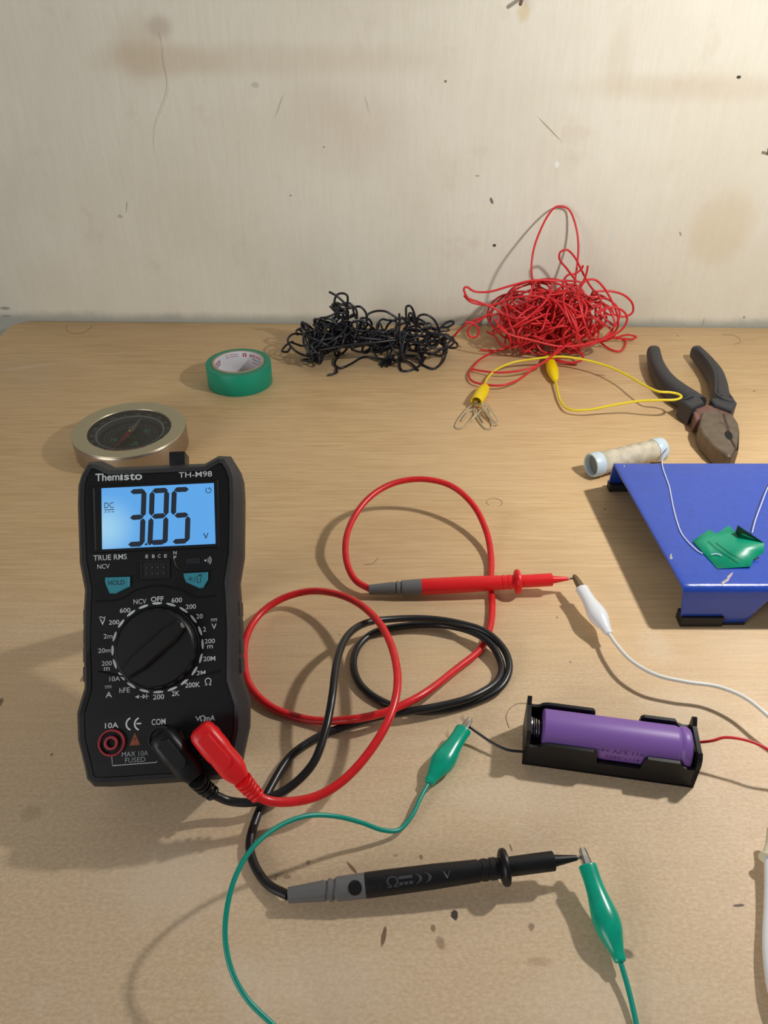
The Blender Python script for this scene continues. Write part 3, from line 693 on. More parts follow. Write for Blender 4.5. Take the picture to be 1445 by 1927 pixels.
# ---- alligator clips
def clip(lead, tip, tail, mm, jaw, pts_open=.0, s=1.0, flatz=.80, roll=0.0, jlen=.0062):
    """tip: end of the sleeve where the jaws come out; tail: wire end"""
    up = Vector((0, 0, 1)); m = frame(tip, tail, up); L = (tail-tip).length
    prof = [(0.0, 3.0), (.004, 3.35), (.03, 3.45), (.14, 3.35), (.30, 3.6), (.46, 4.5), (.58, 5.0), (.68, 4.7), (.80, 3.5), (.90, 2.5), (.985, 2.1), (1.0, 1.7)]
    P = [(x*L, r*MM*s) for x, r in prof]
    cp = catmull([Vector((x, r, 0)) for x, r in P], 3); P = [(v.x, v.y) for v in cp]
    bm = bmesh.new(); lathe(bm, m, P, 36, sy=1.0, sz=flatz)
    sl = obj('clip_sleeve', bm, mm, lead, smooth=50)
    for k in (-1, 1):
        bm = bmesh.new(); off = k*.0011*s
        lo_ = []
        for x, hw, z0, z1 in [(.003, 1.9, .1, 1.7), (-.45*jlen/.0062*.0062, 1.5, .1, 1.5), (-jlen*.9, 1.1, .15, 1.3), (-jlen, .7, .2, .9)]:
            lo_.append([m @ Vector((x, y*MM*s, k*z*MM*s)) for y, z in ((-hw, z0), (hw, z0), (hw, z1*.7), (hw*.55, z1), (-hw*.55, z1), (-hw, z1*.7))])
        loft(bm, lo_); obj('jaw', bm, jaw, sl, smooth=30)
    return sl
green = thing('alligator_clip_lead', 'green clip lead joining the black probe tip to the thin black battery wire', 'clip lead', T(760, 1560))
g1, g2 = T(873, 1372, 7), T(806, 1474, 3.4)
clip(green, g1, g2, M['green'], M['tipmetal'], s=1.02)
h1, h2 = T(1105, 1628, 10.5), T(1168, 1811, 4.6)
clip(green, h1, h2, M['green'], M['tipmetal'], s=.98)
gp = [(808, 1471, 3.4), (792, 1500, 3.5), (775, 1535, 3), (750, 1562, 3), (720, 1562, 6), (680, 1548, 12), (630, 1536, 20), (580, 1535, 25), (530, 1552, 28), (480, 1590, 30), (445, 1645, 29), (427, 1710, 26), (424, 1770, 22), (437, 1830, 18), (465, 1880, 14), (515, 1930, 10), (600, 2010, 4), (760, 2100, 1), (960, 2140, 1), (1130, 2090, 1), (1210, 2000, 1.2), (1197, 1925, 2), (1182, 1860, 3.2), (1167, 1808, 4.6)]
cable('wire', path3(gp), .9, M['greenwire'], green)
wht = thing('alligator_clip_lead', 'white clip lead whose clip grips the tip of the red probe', 'clip lead', T(1300, 1290))
w1, w2 = T(1094, 1107, 10.5), T(1146, 1193, 8)
clip(wht, w1, w2, M['whitev'], M['dullmetal'], s=1.0, jlen=.0095)
wp = [(1145, 1191, 8), (1160, 1213, 9), (1190, 1245, 10), (1235, 1270, 10.5), (1290, 1283, 10.5), (1350, 1292, 10.5), (1400, 1312, 11), (1445, 1347, 11), (1530, 1430, 8), (1600, 1560, 4), (1590, 1700, 3)]
cable('wire', path3(wp), .98, M['whitewire'], wht)

# ---- white cable end at the right edge
wc = thing('cable', 'white cable with ivory sleeve just inside the lower right edge of the photo', 'cable', T(1446, 1750))
bm = bmesh.new(); q = [T(1452, 1560, 9), T(1449, 1590, 7), T(1444, 1612, 6), T(1443, 1616, 6)]
tube(bm, catmull(q, 6), [1.7]*6+[1.7, 1.7, 1.8, 1.9, 2.0, 2.1, 2.3, 2.5, 2.7, 2.9, 3.0, 3.1, 3.1][:len(catmull(q, 6))-6], 16); sl_ = obj('sleeve', bm, M['ivory'], wc, label='ivory flared sleeve')
bm = bmesh.new(); tube(bm, catmull([T(1449, 1614, 6), T(1450, 1660, 5.5), T(1449, 1710, 5), T(1447, 1760, 5), T(1448, 1800, 5), T(1456, 1860, 5), T(1475, 1930, 4)], 6), 2.2, 16); obj('cord', bm, M['whitev'], wc)

# ---- yellow lead
yel = thing('alligator_clip_lead', 'yellow clip lead running from the paper clips over the pliers to the red wire', 'clip lead', T(1100, 730))
y1, y2 = T(896, 756, 5.6), T(913, 728, 4.8)
def ysleeve(tip, tail, r0, r1, r2):
    m = frame(tip, tail); L = (tail-tip).length; bm = bmesh.new()
    P = [(v.x, v.y) for v in catmull([Vector((x*L, r*MM, 0)) for x, r in [(0, r0), (.02, r0+.25), (.3, (r0+r1)/2+.3), (.55, r1), (.8, (r1+r2)/2+.2), (.97, r2), (1, r2-.5)]], 4)]
    # hollow mouth
    lathe(bm, m, [(.004, r0*MM*.62), (.0005, r0*MM*.8)] + P, 30, sz=.9)
    return obj('clip_sleeve', bm, M['yellow'], yel, smooth=50), m
s1, my = ysleeve(y1, y2, 4.1, 4.8, 3.4)
for k in (-1, 1):
    bm = bmesh.new(); loft(bm, [[my @ Vector((x*MM, y*MM, k*z*MM)) for y, z in ((-hw, .2), (hw, .2), (hw, 1.6), (-hw, 1.6))] for x, hw in ((3, 1.6), (-2, 1.4), (-3.2, .9))]); obj('jaw', bm, M['tipmetal'], s1)
s2, my2 = ysleeve(T(1033, 672, 6), T(1045, 716, 4), 3.0, 4.7, 2.2)
for k in (-1, 1):
    bm = bmesh.new(); loft(bm, [[my2 @ Vector((x*MM, y*MM, k*z*MM)) for y, z in ((-hw, .2), (hw, .2), (hw, 1.6), (-hw, 1.6))] for x, hw in ((3, 1.6), (-3, 1.4), (-4.5, .9))]); obj('jaw', bm, M['tipmetal'], s2)
yp = [(911, 729, 4), (917, 712, 4), (935, 695, 5), (965, 682, 7), (1000, 676, 9), (1050, 671, 12), (1095, 676, 12), (1140, 688, 12), (1180, 706, 13), (1212, 725, 15), (1240, 737, 17.5), (1262, 738.5, 18), (1277, 742, 18), (1282, 747, 18), (1272, 752, 18), (1240, 753, 17), (1200, 755, 14), (1150, 763, 10), (1100, 772, 6), (1070, 770, 4), (1055, 755, 3), (1048, 730, 3.5), (1044, 712, 4)]
cable('wire', path3(yp), .9, M['yellowwire'], yel)

# ================================================================== paper clips
def paperclip(p_top, p_bot, width, label, z0, z1, side=1):
    a = T(*p_top, z0); b = T(*p_bot, z1); L = (b-a).length; d = (b-a)/L; n = Vector((d.y, -d.x, 0)).normalized()*side*width*MM
    pts = [(.62, -.95), (.05, -.95), (-.03, 0), (.05, .95), (.92, 1.0), (1.0, .55), (1.0, -.05), (.92, -.55), (.26, -.6), (.20, 0), (.26, .6), (.70, .62)]
    P = [a + d*L*x + n*.5*y + Vector((0, 0, .0003*math.sin(i))) for i, (x, y) in enumerate(pts)]
    bm = bmesh.new(); tube(bm, catmull(P, 6), .52, 8)
    return tag(obj('paper_clip', bm, M['clipsteel'], None, origin=b), label, 'paper clip', 'paper clips held by the yellow clip')
paperclip((900, 762), (864, 806), 8.4, 'steel paper clip, leftmost of three under the yellow clip', 3.4, .9)
paperclip((902, 763), (922, 806), 8.2, 'steel paper clip in the middle, lying between the two others', 2.2, .9)
paperclip((910, 759), (937, 798), 4.2, 'narrow-looking steel paper clip, rightmost of three under the yellow clip', 5.6, 1.8)

# ================================================================== battery holder and cell
hA = T(982, 1438); hB = T(1304, 1483)
hx = (hB-hA).normalized(); hy = Vector((-hx.y, hx.x, 0)); HL = (hB-hA).length/MM
hm = Matrix((hx, hy, Vector((0, 0, 1)))).transposed().to_4x4(); hm.translation = hA
HW = 21.0
hold = thing('battery_holder', 'black single-cell battery holder with a spring at its left end', 'battery holder', hA, rot=hm.to_3x3())
def hb(x0, x1, y0, y1, z0, z1, bev=.4):
    bm = bmesh.new(); box(bm, hm, x0*MM, x1*MM, y0*MM, y1*MM, z0*MM, z1*MM, bev*MM); return bm
obj('base', hb(0, HL, 0, HW, 0, 1.8), M['holder'], hold)
def side_wall(y0, y1, h, notch, lo_, hook=0):
    """long wall with a dipped middle and rounded dips by the ends"""
    prof = [(0, 0), (HL, 0), (HL, h-2.5)]
    prof += [(HL-4, h-3.0), (HL-6.5, h-2.2), (HL-8, h)]
    prof += [(notch[1]+1.2, h), (notch[1], h-1), (notch[1]-.8, lo_), (notch[0]+.8, lo_), (notch[0], h-1), (notch[0]-1.2, h)]
    prof += [(9, h), (7, h-.6), (5.5, h-2), (3.5, h-2.4), (0, h-2)]
    bm = bmesh.new(); loft(bm, [[hm @ Vector((x*MM, y*MM, z*MM)) for x, z in prof] for y in (y0, y1)]); obj('side_wall', bm, M['holder'], hold, smooth=30)
side_wall(0, 1.5, 14.2, (29, 48), 7.6); side_wall(HW-1.5, HW, 16.8, (29, 48), 9)
def end_wall(x0, x1):
    prof = [(0, 0), (HW, 0), (HW, 19.5), (HW-1.2, 20.6), (HW-2.6, 19.5), (HW-4, 18.2), (4, 18.2), (2.8, 18.8), (1.2, 17.5), (0, 14.5)]
    bm = bmesh.new(); loft(bm, [[hm @ Vector((x*MM, y*MM, z*MM)) for y, z in prof] for x in (x0, x1)]); obj('end_wall', bm, M['holder'], hold, smooth=30)
end_wall(0, 1.8); end_wall(HL-1.8, HL)
bm = bmesh.new(); n = 90
P = [hm @ Vector(((2.0+4.2*i/n)*MM, (HW/2 + (5.0-1.2*i/n)*math.cos(2*PI*4*i/n))*MM, (10.9+(5.0-1.2*i/n)*math.sin(2*PI*4*i/n))*MM)) for i in range(n+1)]
tube(bm, P, .42, 8); obj('spring', bm, M['spring'], hold, label='bare steel contact spring')
bm = bmesh.new(); box(bm, hm, (HL-2.1)*MM, (HL-1.75)*MM, 6*MM, 15*MM, 6*MM, 16*MM, .1*MM); obj('contact_plate', bm, M['tipmetal'], hold)
ev = hm @ Vector((0, 3*MM, 4.5*MM))
e2_ = hm @ Vector((HL*MM, 16*MM, 9*MM))
bm = bmesh.new(); tube(bm, catmull([ev+hx*.002, ev, T(955, 1411, 4.2), T(925, 1397, 4.5), T(900, 1380, 5.5), T(884, 1368, 7)], 8), .62, 10); obj('lead_wire', bm, M['blackwire'], hold, label='thin black wire from the left end')
bm = bmesh.new(); tube(bm, catmull([e2_-hx*.002, e2_, T(1340, 1394, 13), T(1362, 1388, 15), T(1390, 1390, 16), T(1420, 1398, 16), T(1447, 1412, 15), T(1500, 1450, 10), T(1540, 1520, 6)], 8), .62, 10); obj('lead_wire', bm, M['redwire'], hold, label='thin red wire from the right end')
# bare strands at the green clip
bm = bmesh.new()
for q in ([(882, 1366, 7.2), (872, 1357, 7.6), (866, 1350, 7.4)], [(880, 1364, 7.3), (873, 1353, 7.8), (869, 1347, 7)]): tube(bm, catmull(path3(q), 4), .12, 6)
obj('wire_strand', bm, M['dullmetal'], hold)
# cell
bx0 = 6.8; bx1 = HL-2.2; BR = 8.9; bc = Vector((0, HW/2*MM, 11.1*MM))
bmx = hm.copy(); bmx.translation = hm @ Vector((bx0*MM, HW/2*MM, 11.1*MM)); BL = (bx1-bx0)*MM
cell = thing('battery', 'purple cylindrical rechargeable battery lying in the black holder', 'battery', bmx.translation, rot=hm.to_3x3())
bm = bmesh.new(); r = BR*MM
lathe(bm, bmx, [(0, r*.80), (.0002, r*.93), (.0008, r), (BL-.0068, r), (BL-.0060, r*.985), (BL-.0050, r*.93), (BL-.0042, r*.985), (BL-.0034, r), (BL-.0016, r*.985), (BL-.0008, r*.93), (BL-.0006, r*.74)], 64); bw = obj('wrap', bm, M['battery'], cell, smooth=45)
bm = bmesh.new(); lathe(bm, bmx, [(BL-.0007, r*.72), (BL-.0005, r*.7), (BL-.0003, r*.3), (BL, r*.28)], 32); obj('terminal', bm, M['tipmetal'], cell)
bm = bmesh.new(); R2 = r+.00005
def cyl(u, v):   # u along the axis, v around; faces the camera below the notch
    a = math.radians(10) + v/R2
    return bmx @ Vector((u, -R2*math.cos(a), R2*math.sin(a)))
put_text(bm, '=11 3.7V +4+', .0315, .0013, .0190, .0016, cyl, rot=PI); put_text(bm, '4117-0502', .0330, -.0010+.0048-.0005-.0055+.0002, .0140, .0018, cyl, rot=PI)
obj('printed_marking', bm, M['batprint'], bw, smooth=False)

# ================================================================== compass
cc = T(243, 806, 15.0); cr = .0375
comp = thing('compass', 'round champagne metal compass with black dial and red needle behind the multimeter', 'compass', (cc.x, cc.y, 0))
cz = zframe(Vector((cc.x, cc.y, 0)))
bm = bmesh.new(); lathe(bm, cz, [(0, .0372), (.0004, .0378), (.0120, .0378), (.0136, .0376), (.0143, .0370)], 96, caps=False)
lathe(bm, cz, [(0.0, .0372), (.00001, .001)], 96, caps=False)
obj('case_side', bm, M['side'], comp, smooth=50)
bm = bmesh.new(); lathe(bm, cz, [(.0141, .0374), (.0147, .0379), (.0152, .0376), (.0153, .0360), (.0150, .0310), (.0146, .0282), (.0140, .0277), (.0118, .0275)], 96, caps=False); obj('bezel', bm, M['brushed'], comp, smooth=40)
bm = bmesh.new(); lathe(bm, cz, [(.0083, .0001), (.0085, .0280)], 64, caps=False); dl = obj('dial_card', bm, M['dial'], comp)
bm = bmesh.new(); lathe(bm, cz, [(.0085, .0216), (.0118, .0219), (.0121, .0229), (.0121, .0277)], 96, caps=False); rg = obj('scale_ring', bm, [M['dial'], M['ring']], comp)
for p in rg.data.polygons:
    rad = math.hypot(p.center.x, p.center.y)
    p.material_index = 1 if rad < .0229 else 0
up_ = math.radians(97)
def cf(z): return lambda u, v: Vector((cc.x+u*MM, cc.y+v*MM, z*MM))
bm = bmesh.new()
for k in range(120):
    a = math.radians(k*3); l = 3.0 if k % 10 == 0 else (1.4 if k % 5 == 0 else .8)
    stroke(bm, [(22.9*math.cos(a), 22.9*math.sin(a)), ((22.9+l)*math.cos(a), (22.9+l)*math.sin(a))], .22 if k % 10 else .3, cf(12.16))
for k, tx in enumerate(('0', '20', '40', '60', '80', '100', '120', '140', '160', '180', '200', '220', '240', '260', '280', '300', '320', '340')):
    a = math.radians(112 - k*20); put_text(bm, tx, 25.2*math.cos(a), 25.2*math.sin(a), 1.35*len(tx), 2.3, cf(12.18), rot=a-PI/2)
for r in (17.5, 13.2): stroke(bm, arc2(0, 0, r, 0, 360, 60), .2, cf(8.56))
for tx, d in (('NE', 45), ('SE', -45), ('SW', -135), ('NW', 135)):
    a = math.radians(d - 118 + 0); put_text(bm, tx, 11*math.cos(a+PI/2), 11*math.sin(a+PI/2), 2.6, 1.7, cf(8.56), rot=a)
for k in range(24):
    a = math.radians(k*15+4); put_text(bm, '%d' % (k*15), 15.4*math.cos(a), 15.4*math.sin(a), 1.9, 1.1, cf(8.56), rot=a-PI/2)
obj('dial_marking', bm, M['dwhite'], dl, smooth=False)
bm = bmesh.new()
fcx = lambda px, py: ((T(px, py, 8.6)-cc).x/MM, (T(px, py, 8.6)-cc).y/MM)
for k in range(16):
    a = 2*PI*k/16+.2; R_ = (8.6, 4.2, 6.2, 4.2)[k % 4]; b_ = a+PI/16; c_ = a-PI/16
    flat(bm, [(1.3*math.cos(c_), 1.3*math.sin(c_)), (R_*math.cos(a), R_*math.sin(a)), (1.3*math.cos(b_), 1.3*math.sin(b_)), (0, 0)], cf(8.60))
for tx, px, py in (('E', 277, 811), ('N', 214, 828), ('S', 255, 834)):
    u, v = fcx(px, py); put_text(bm, tx, u, v, 3.8, 4.2, cf(8.58), .02, rot={'E': -.25, 'N': .2, 'S': 0}[tx])
obj('compass_rose', bm, M['dgreen'], dl, smooth=False, label='green compass rose and letters')
pv = T(244, 806, 12.6); cc2 = Vector((cc.x, cc.y, .0122))
nt_ = T(268, 784, 12.4); nr = T(220, 838, 12.4)
dn_ = (nt_-cc2); dn_.z = 0; dn_.normalize(); pn = Vector((-dn_.y, dn_.x, 0))
def needle(end, m, name, lab):
    bm = bmesh.new(); L = 21.5*MM; d = (end-cc2); d.z = 0; d.normalize(); n = Vector((-d.y, d.x, 0)); 
    pts = [cc2+n*.0022, cc2+d*.005+n*.0019, cc2+d*L, cc2+d*.005-n*.0019, cc2-n*.0022]
    loft(bm, [pts, [p+Vector((0, 0, .0003)) for p in pts]]); return obj(name, bm, m, comp, smooth=20, label=lab)
needle(nt_, M['needle'], 'needle_tail', 'pale grey half of the needle'); needle(nr, M['nred'], 'needle_point', 'red half of the needle')
bm = bmesh.new(); lathe(bm, zframe(Vector((cc.x, cc.y, .0060))), [(0, .0008), (.0050, .0008), (.0056, .0018), (.0068, .0018), (.0074, .0014), (.0078, .0001)], 24); obj('pivot_cap', bm, M['brass'], comp)
bm = bmesh.new(); stroke(bm, arc2(0, 0, 28.6, 250, 306, 20), .7, cf(14.78)); obj('bezel_seam', bm, mat('brown_seam', (120, 78, 48), .5), comp, smooth=False)
gm = bpy.data.materials.new('clear_glass'); gm.use_nodes = True; nt = gm.node_tree
for n_ in list(nt.nodes): nt.nodes.remove(n_)
om = nt.nodes.new('ShaderNodeOutputMaterial'); tr = nt.nodes.new('ShaderNodeBsdfTransparent'); gl = nt.nodes.new('ShaderNodeBsdfGlossy'); gl.inputs['Roughness'].default_value = .06
fr = nt.nodes.new('ShaderNodeFresnel'); fr.inputs['IOR'].default_value = 1.45; mx = nt.nodes.new('ShaderNodeMixShader')
nt.links.new(fr.outputs[0], mx.inputs[0]); nt.links.new(tr.outputs[0], mx.inputs[1]); nt.links.new(gl.outputs[0], mx.inputs[2]); nt.links.new(mx.outputs[0], om.inputs[0])
bm = bmesh.new(); lathe(bm, cz, [(.0140, .0279), (.0142, .0001)], 48, caps=False); obj('glass_cover', bm, gm, comp)

# ================================================================== tape roll
tc_ = T(448, 681, 17.5); tr_ = .0254
tp = thing('tape_roll', 'roll of green insulating tape with printed white core lying flat near the wall', 'tape', (tc_.x, tc_.y, 0))
tz = zframe(Vector((tc_.x, tc_.y, 0)))
bm = bmesh.new(); lathe(bm, tz, [(0, .0204), (0, .0252), (.0003, .0254), (.0170, .0254), (.0174, .0252), (.0175, .0248), (.0174, .0205)], 96, caps=False)
lathe(bm, tz, [(0, .0204), (.0174, .0204)], 96, caps=False)
t_ = obj('tape_winding', bm, [M['tape'], M['tapeside']], tp, smooth=35)
for p in t_.data.polygons:
    if p.center.z > .0172: p.material_index = 1
bm = bmesh.new(); lathe(bm, tz, [(.0001, .0204), (.0001, .0186), (.0180, .0186), (.0180, .0204), (.0001, .0204)], 96, caps=False); core = obj('core', bm, [M['card'], M['label']], tp, smooth=35, label='cardboard core with white lining')
for p in core.data.polygons:
    if math.hypot(p.center.x, p.center.y) < .0188: p.material_index = 1
bm = bmesh.new()
def inn(u, v):    # u along the far inner wall from centre, v height
    a = PI/2 - u/18.5
    return Vector((tc_.x + 18.5*MM*math.cos(a), tc_.y + 18.5*MM*math.sin(a), v*MM))
put_text(bm, 'ANCHOR', 13.0, 15.0, 14.0, 3.0, inn, .02); put_text(bm, 'Super Rigid', 15.0, 9.0, 12, 1.9, inn, .01); put_text(bm, 'CHOR', -24, 13.5, 10, 3.0, inn, .02)
flat(bm, [(.6, 13.5), (3.6, 13.5), (3.6, 16.5), (.6, 16.5)], inn); put_text(bm, 'B', 2.1, 15.0, 1.3, 2.0, lambda u, v: inn(u, v)*1 + Vector((0, -.0001, 0)), .02, 2)
put_text(bm, 'Tel: 1-Number-1', -8, 16.0, 11, 1.2, inn); put_text(bm, 'One Thousand', -8, 14.2, 10, 1.2, inn)
put_text(bm, 'Panasonic', 14.5, 12.0, 11, 1.6, inn, .01, 1); stroke(bm, [(-25, 10.6), (-19.5, 11.2)], .7, inn, 1)
stroke(bm, ellipse2(19, 5.6, 1.6, 1.7, 0, 14)+[(20.6, 5.6)], .4, inn); put_text(bm, 'P', 19, 5.6, 1.2, 1.6, inn)
obj('core_printing', bm, [M['redprint'], M['inkprint'], M['label']], core, smooth=False)

# ================================================================== blue stand
SH = 25.0
sFL = T(1285, 1104, SH); sBL = T(1153, 868, SH)
stand = thing('metal_stand', 'blue powder-coated bent metal stand with black rubber feet at the right edge', 'stand', (sFL.x+.09, (sFL.y+sBL.y)/2, 0))
bm = bmesh.new()
sx1 = sFL.x + .185
cols = [0, .004, .02, .034, .038, .041, .044, .060, .10, .141, .144, .147, .151, .165, .181, .185]
def legz(c):
    k = min(c, .185-c)
    if k <= .034: return 1.0
    if k >= .044: return 17.5
    return 1.0 + 16.5*((k-.034)/.010)
def xat(c, y):   # left rim leans with y
    t = (y-sFL.y)/(sBL.y-sFL.y); xl = sFL.x + (sBL.x-sFL.x)*t; return xl + c*(sx1-xl)/.185
rows = []
for c in cols:
    zl = legz(c); P = []
    yF = sFL.y - .0005; yB = sBL.y; rb = .0035; zt = SH*MM
    # front flange, bottom to top (leans out a little at the foot)
    for k in range(5):
        z = zl*MM + (zt-rb-zl*MM)*k/4; P.append((yF-rb*.15, z))
    for k in range(1, 6): a = PI - PI/2*k/5; P.append((yF+rb+rb*math.cos(a)-rb*.15*(1-k/5), zt-rb+rb*math.sin(a)))
    for k in range(1, 6): y = yF+rb+(yB-rb-yF-rb)*k/6; P.append((y, zt))
    for k in range(0, 6): a = PI/2 - PI/2*k/5*.72; P.append((yB-rb+rb*math.cos(a), zt-rb+rb*math.sin(a)))
    y0, z0 = P[-1]; ye, ze = yB+.010, zl*MM
    for k in range(1, 5): P.append((y0+(ye-y0)*k/4*(zt-zl*MM)/(zt-1*MM), z0+(ze-z0)*k/4))
    rows.append([Vector((xat(c, y) + (.004*(1-z/zt) if c < .1 else 0)*(1 if c < .09 else 0)*(1-c/.09), y, z)) for y, z in P])
G = [[bm.verts.new(p) for p in r_] for r_ in rows]
for A_, B_ in zip(G, G[1:]):
    for k in range(len(A_)-1): bm.faces.new((A_[k], B_[k], B_[k+1], A_[k+1]))
st = obj('bent_sheet', bm, M['blue'], stand, smooth=50)
bmn = st.data
md = st.modifiers.new('sheet_thickness', 'SOLIDIFY'); md.thickness = .0016; md.offset = -1
if bmn.polygons[len(bmn.polygons)//2].normal.z < 0: md.offset = 1
bv = st.modifiers.new('rim_bevel', 'BEVEL'); bv.width = .0003; bv.segments = 2; bv.limit_method = 'ANGLE'
I4 = Matrix.Identity(4)
fl = rows[0][0]
bm = bmesh.new(); m = Matrix.Translation(Vector((fl.x-.0008, fl.y, 0)))
box(bm, m, 0, .0215, -.0016, .006, 0, .0062, .0006); obj('rubber_foot', bm, M['foot'], stand)
bm = bmesh.new(); box(bm, m, .0217, .0335, -.0004, .008, 0, .0016, .0005); obj('rubber_foot', bm, M['foot'], stand)
bl = rows[0][-1]
for dx in (0, .148):
    bm = bmesh.new(); box(bm, Matrix.Translation(Vector((bl.x-.0008+dx, bl.y-.004, 0))), 0, .034, -.003, .0035, 0, .005, .0006); obj('rubber_foot', bm, M['foot'], stand)
bm = bmesh.new(); box(bm, m, .148, .181, -.0016, .006, 0, .005, .0006); obj('rubber_foot', bm, M['foot'], stand)
# paint chips
def chip(pts, z=None):
    bm = bmesh.new(); q = [T(x, y, SH+.06) for x, y in pts]
    bm.faces.new([bm.verts.new(p) for p in q]); obj('paint_chip', bm, M['chip'], stand, smooth=False, label='bare scratch in the blue paint')
chip([(1360, 1101), (1357, 1096), (1363, 1092), (1368, 1089), (1369, 1084), (1374, 1080), (1380, 1076), (1377, 1083), (1373, 1088), (1371, 1093), (1365, 1096)])
chip([(1263, 1053), (1260, 1050), (1261, 1044), (1264, 1041), (1264, 1047), (1266, 1050)])
chip([(1173, 878), (1175, 874), (1176, 878), (1175, 879)]); 

# green tape patch lying on the stand
bm = bmesh.new()
def PT(x, y, z): return bm.verts.new(T(x, y, SH+z))
v = dict(a=PT(1303, 1018, .6), b=PT(1334, 996, 3.0), c=PT(1348, 1004, 2.0), d=PT(1372, 989, 5.0), e=PT(1384, 1001, 2.0), f=PT(1388, 988, 7.5), g=PT(1438, 1022, 7.0), h=PT(1437, 1040, 3.5), i=PT(1412, 1066, 1.0), j=PT(1350, 1070, .35), k=PT(1388, 1030, 1.0), l=PT(1330, 1020, .5), m=PT(1418, 1052, 1.6))
for f in ('alb', 'blc', 'lkec', 'cde', 'efgk', 'kghm', 'lkmij', 'alj'): bm.faces.new([v[q] for q in f if q != 'x'])
bmesh.ops.recalc_face_normals(bm, faces=bm.faces)
pt_ = obj('tape_patch', bm, M['greenpatch'], None, smooth=30, origin=T(1370, 1040, SH))
md = pt_.modifiers.new('film', 'SOLIDIFY'); md.thickness = .00018; md.offset = 1
tag(pt_, 'crumpled piece of green tape stuck on the blue metal stand', 'tape piece')
bm = bmesh.new()
for q in ([(1332, 1018), (1352, 1035), (1374, 1050), (1390, 1061)], [(1347, 1021), (1372, 1040), (1398, 1056), (1408, 1065)]):
    tube(bm, catmull([T(x, y, SH+1.1) for x, y in q], 5), .14, 6)
obj('crease', bm, mat('dark_green_crease', (0, 84, 52), .5), pt_)

# ================================================================== thread spool
tA = T(1117, 874.5, 8.05); tB = T(1240, 846, 8.05)
spool = thing('thread_spool', 'spool of ivory thread with pale blue ends lying behind the blue stand', 'thread spool', ((tA+tB)/2).xy.to_3d())
m = frame(tA, tB); Ls = (tB-tA).length
bm = bmesh.new(); lathe(bm, m, [(.0035, .0066), (.0045, .0072)] + [(.0045+(Ls-.009)*k/60, .0073+(.00025*math.sin(k*2.1)+.0002*math.sin(k*.55))) for k in range(61)] + [(Ls-.0035, .0066)], 36); obj('thread_winding', bm, M['thread'], spool, smooth=60)
for a_, b_ in ((-.0022, .0048), (Ls-.0048, Ls+.0022)):
    bm = bmesh.new(); lathe(bm, m, [(a_+.0005, .0066), (a_, .0070), (a_, .0078), (a_+.0005, .0080), (b_-.0005, .0080), (b_, .0078), (b_, .0070), (b_-.0005, .0066)], 40, caps=False)
    lathe(bm, m, [(a_+.0005, .0066), (b_-.0005, .0066)], 40, caps=False)
    obj('spool_end', bm, M['cap'], spool, smooth=40, label='pale blue plastic end')
bm = bmesh.new(); lathe(bm, m, [(.001, .0001), (.0011, .0066)], 36, caps=False); obj('tube_bore', bm, M['bore'], spool)
bm = bmesh.new(); lathe(bm, m, [(Ls-.001, .0001), (Ls-.0011, .0066)], 36, caps=False); obj('tube_bore', bm, M['bore'], spool)
SZ = SH+.44
bm = bmesh.new()
tp_ = [T(1257, 838, 9), T(1254, 848, 16), T(1249, 860, 22), T(1245.5, 869, SZ+.2), T(1247, 880, SZ), T(1252, 895, SZ), T(1259, 915, SZ), T(1263, 935, SZ), T(1268, 960, SZ), T(1275, 985, SZ), T(1282, 1003, SZ), T(1295, 1020, SZ), T(1312, 1036, SZ), T(1322, 1042, SZ)]
tube(bm, catmull(tp_, 6), .38, 6)
tube(bm, catmull([T(1415, 1003, SZ+2), T(1421, 980, SZ+2), T(1432, 950, SZ+3), T(1446, 915, SZ+3), T(1480, 860, SZ)], 6), .34, 6)
tube(bm, catmull([T(1338, 1044, SH+1.2), T(1346, 1042, SH+1.6), T(1353, 1043, SH+1.6), T(1358, 1046, SH+1.2)], 5), .3, 6)
obj('loose_thread', bm, M['strand'], spool)
bm = bmesh.new(); tube(bm, catmull([m @ Vector((Ls-.0046, .0074*math.cos(a), .0075*math.sin(a)))+m.to_3x3() @ Vector((.004*(a-1.4)/1.6, 0, 0)) for a in (1.3, 1.6, 1.9, 2.2, 2.5, 2.8)], 5), .15, 6); obj('wound_strand', bm, mat('blue_grey_thread', (120, 136, 160), .6), spool)

# ================================================================== pliers
pli = thing('pliers', 'combination pliers with dark grey grips and rusty jaws lying open beside the wall', 'pliers', T(1330, 770))
PZ = 7.0
def grip(px, hw, z, zoff, name='grip'):
    """px: centre line px/py; hw half widths mm; z: centre height; superellipse section"""
    C_ = catmull([T(x, y, zc) for (x, y), zc in zip(px, z)], 6); n = len(C_)
    def interp(arr, t): f = t*(len(arr)-1); i = min(int(f), len(arr)-2); return arr[i]+(arr[i+1]-arr[i])*(f-i)
    loops = []
    for i, p in enumerate(C_):
        t = (C_[min(i+1, n-1)]-C_[max(i-1, 0)]).normalized(); sd = Vector((0, 0, 1)).cross(t).normalized(); up = t.cross(sd)
        w = interp(hw, i/(n-1)); h = interp(zoff, i/(n-1)); lp = []
        for k in range(24):
            a = 2*PI*k/24; c, s = math.cos(a), math.sin(a); e = 2/2.7
            lp.append(p + sd*math.copysign(abs(c)**e, c)*w*MM + up*math.copysign(abs(s)**e, s)*h*MM)
        loops.append(lp)
    bm = bmesh.new()
    # rounded end
    c0_ = sum(loops[0], Vector())/24; d0 = (C_[0]-C_[1]).normalized()
    pre = [[c0_+(q-c0_)*f + d0*dd*MM for q in loops[0]] for f, dd in ((.35, 2.8), (.7, 2.2), (.9, 1.2))]
    loft(bm, pre+loops); return obj(name, bm, M['grip'], pli, smooth=45)
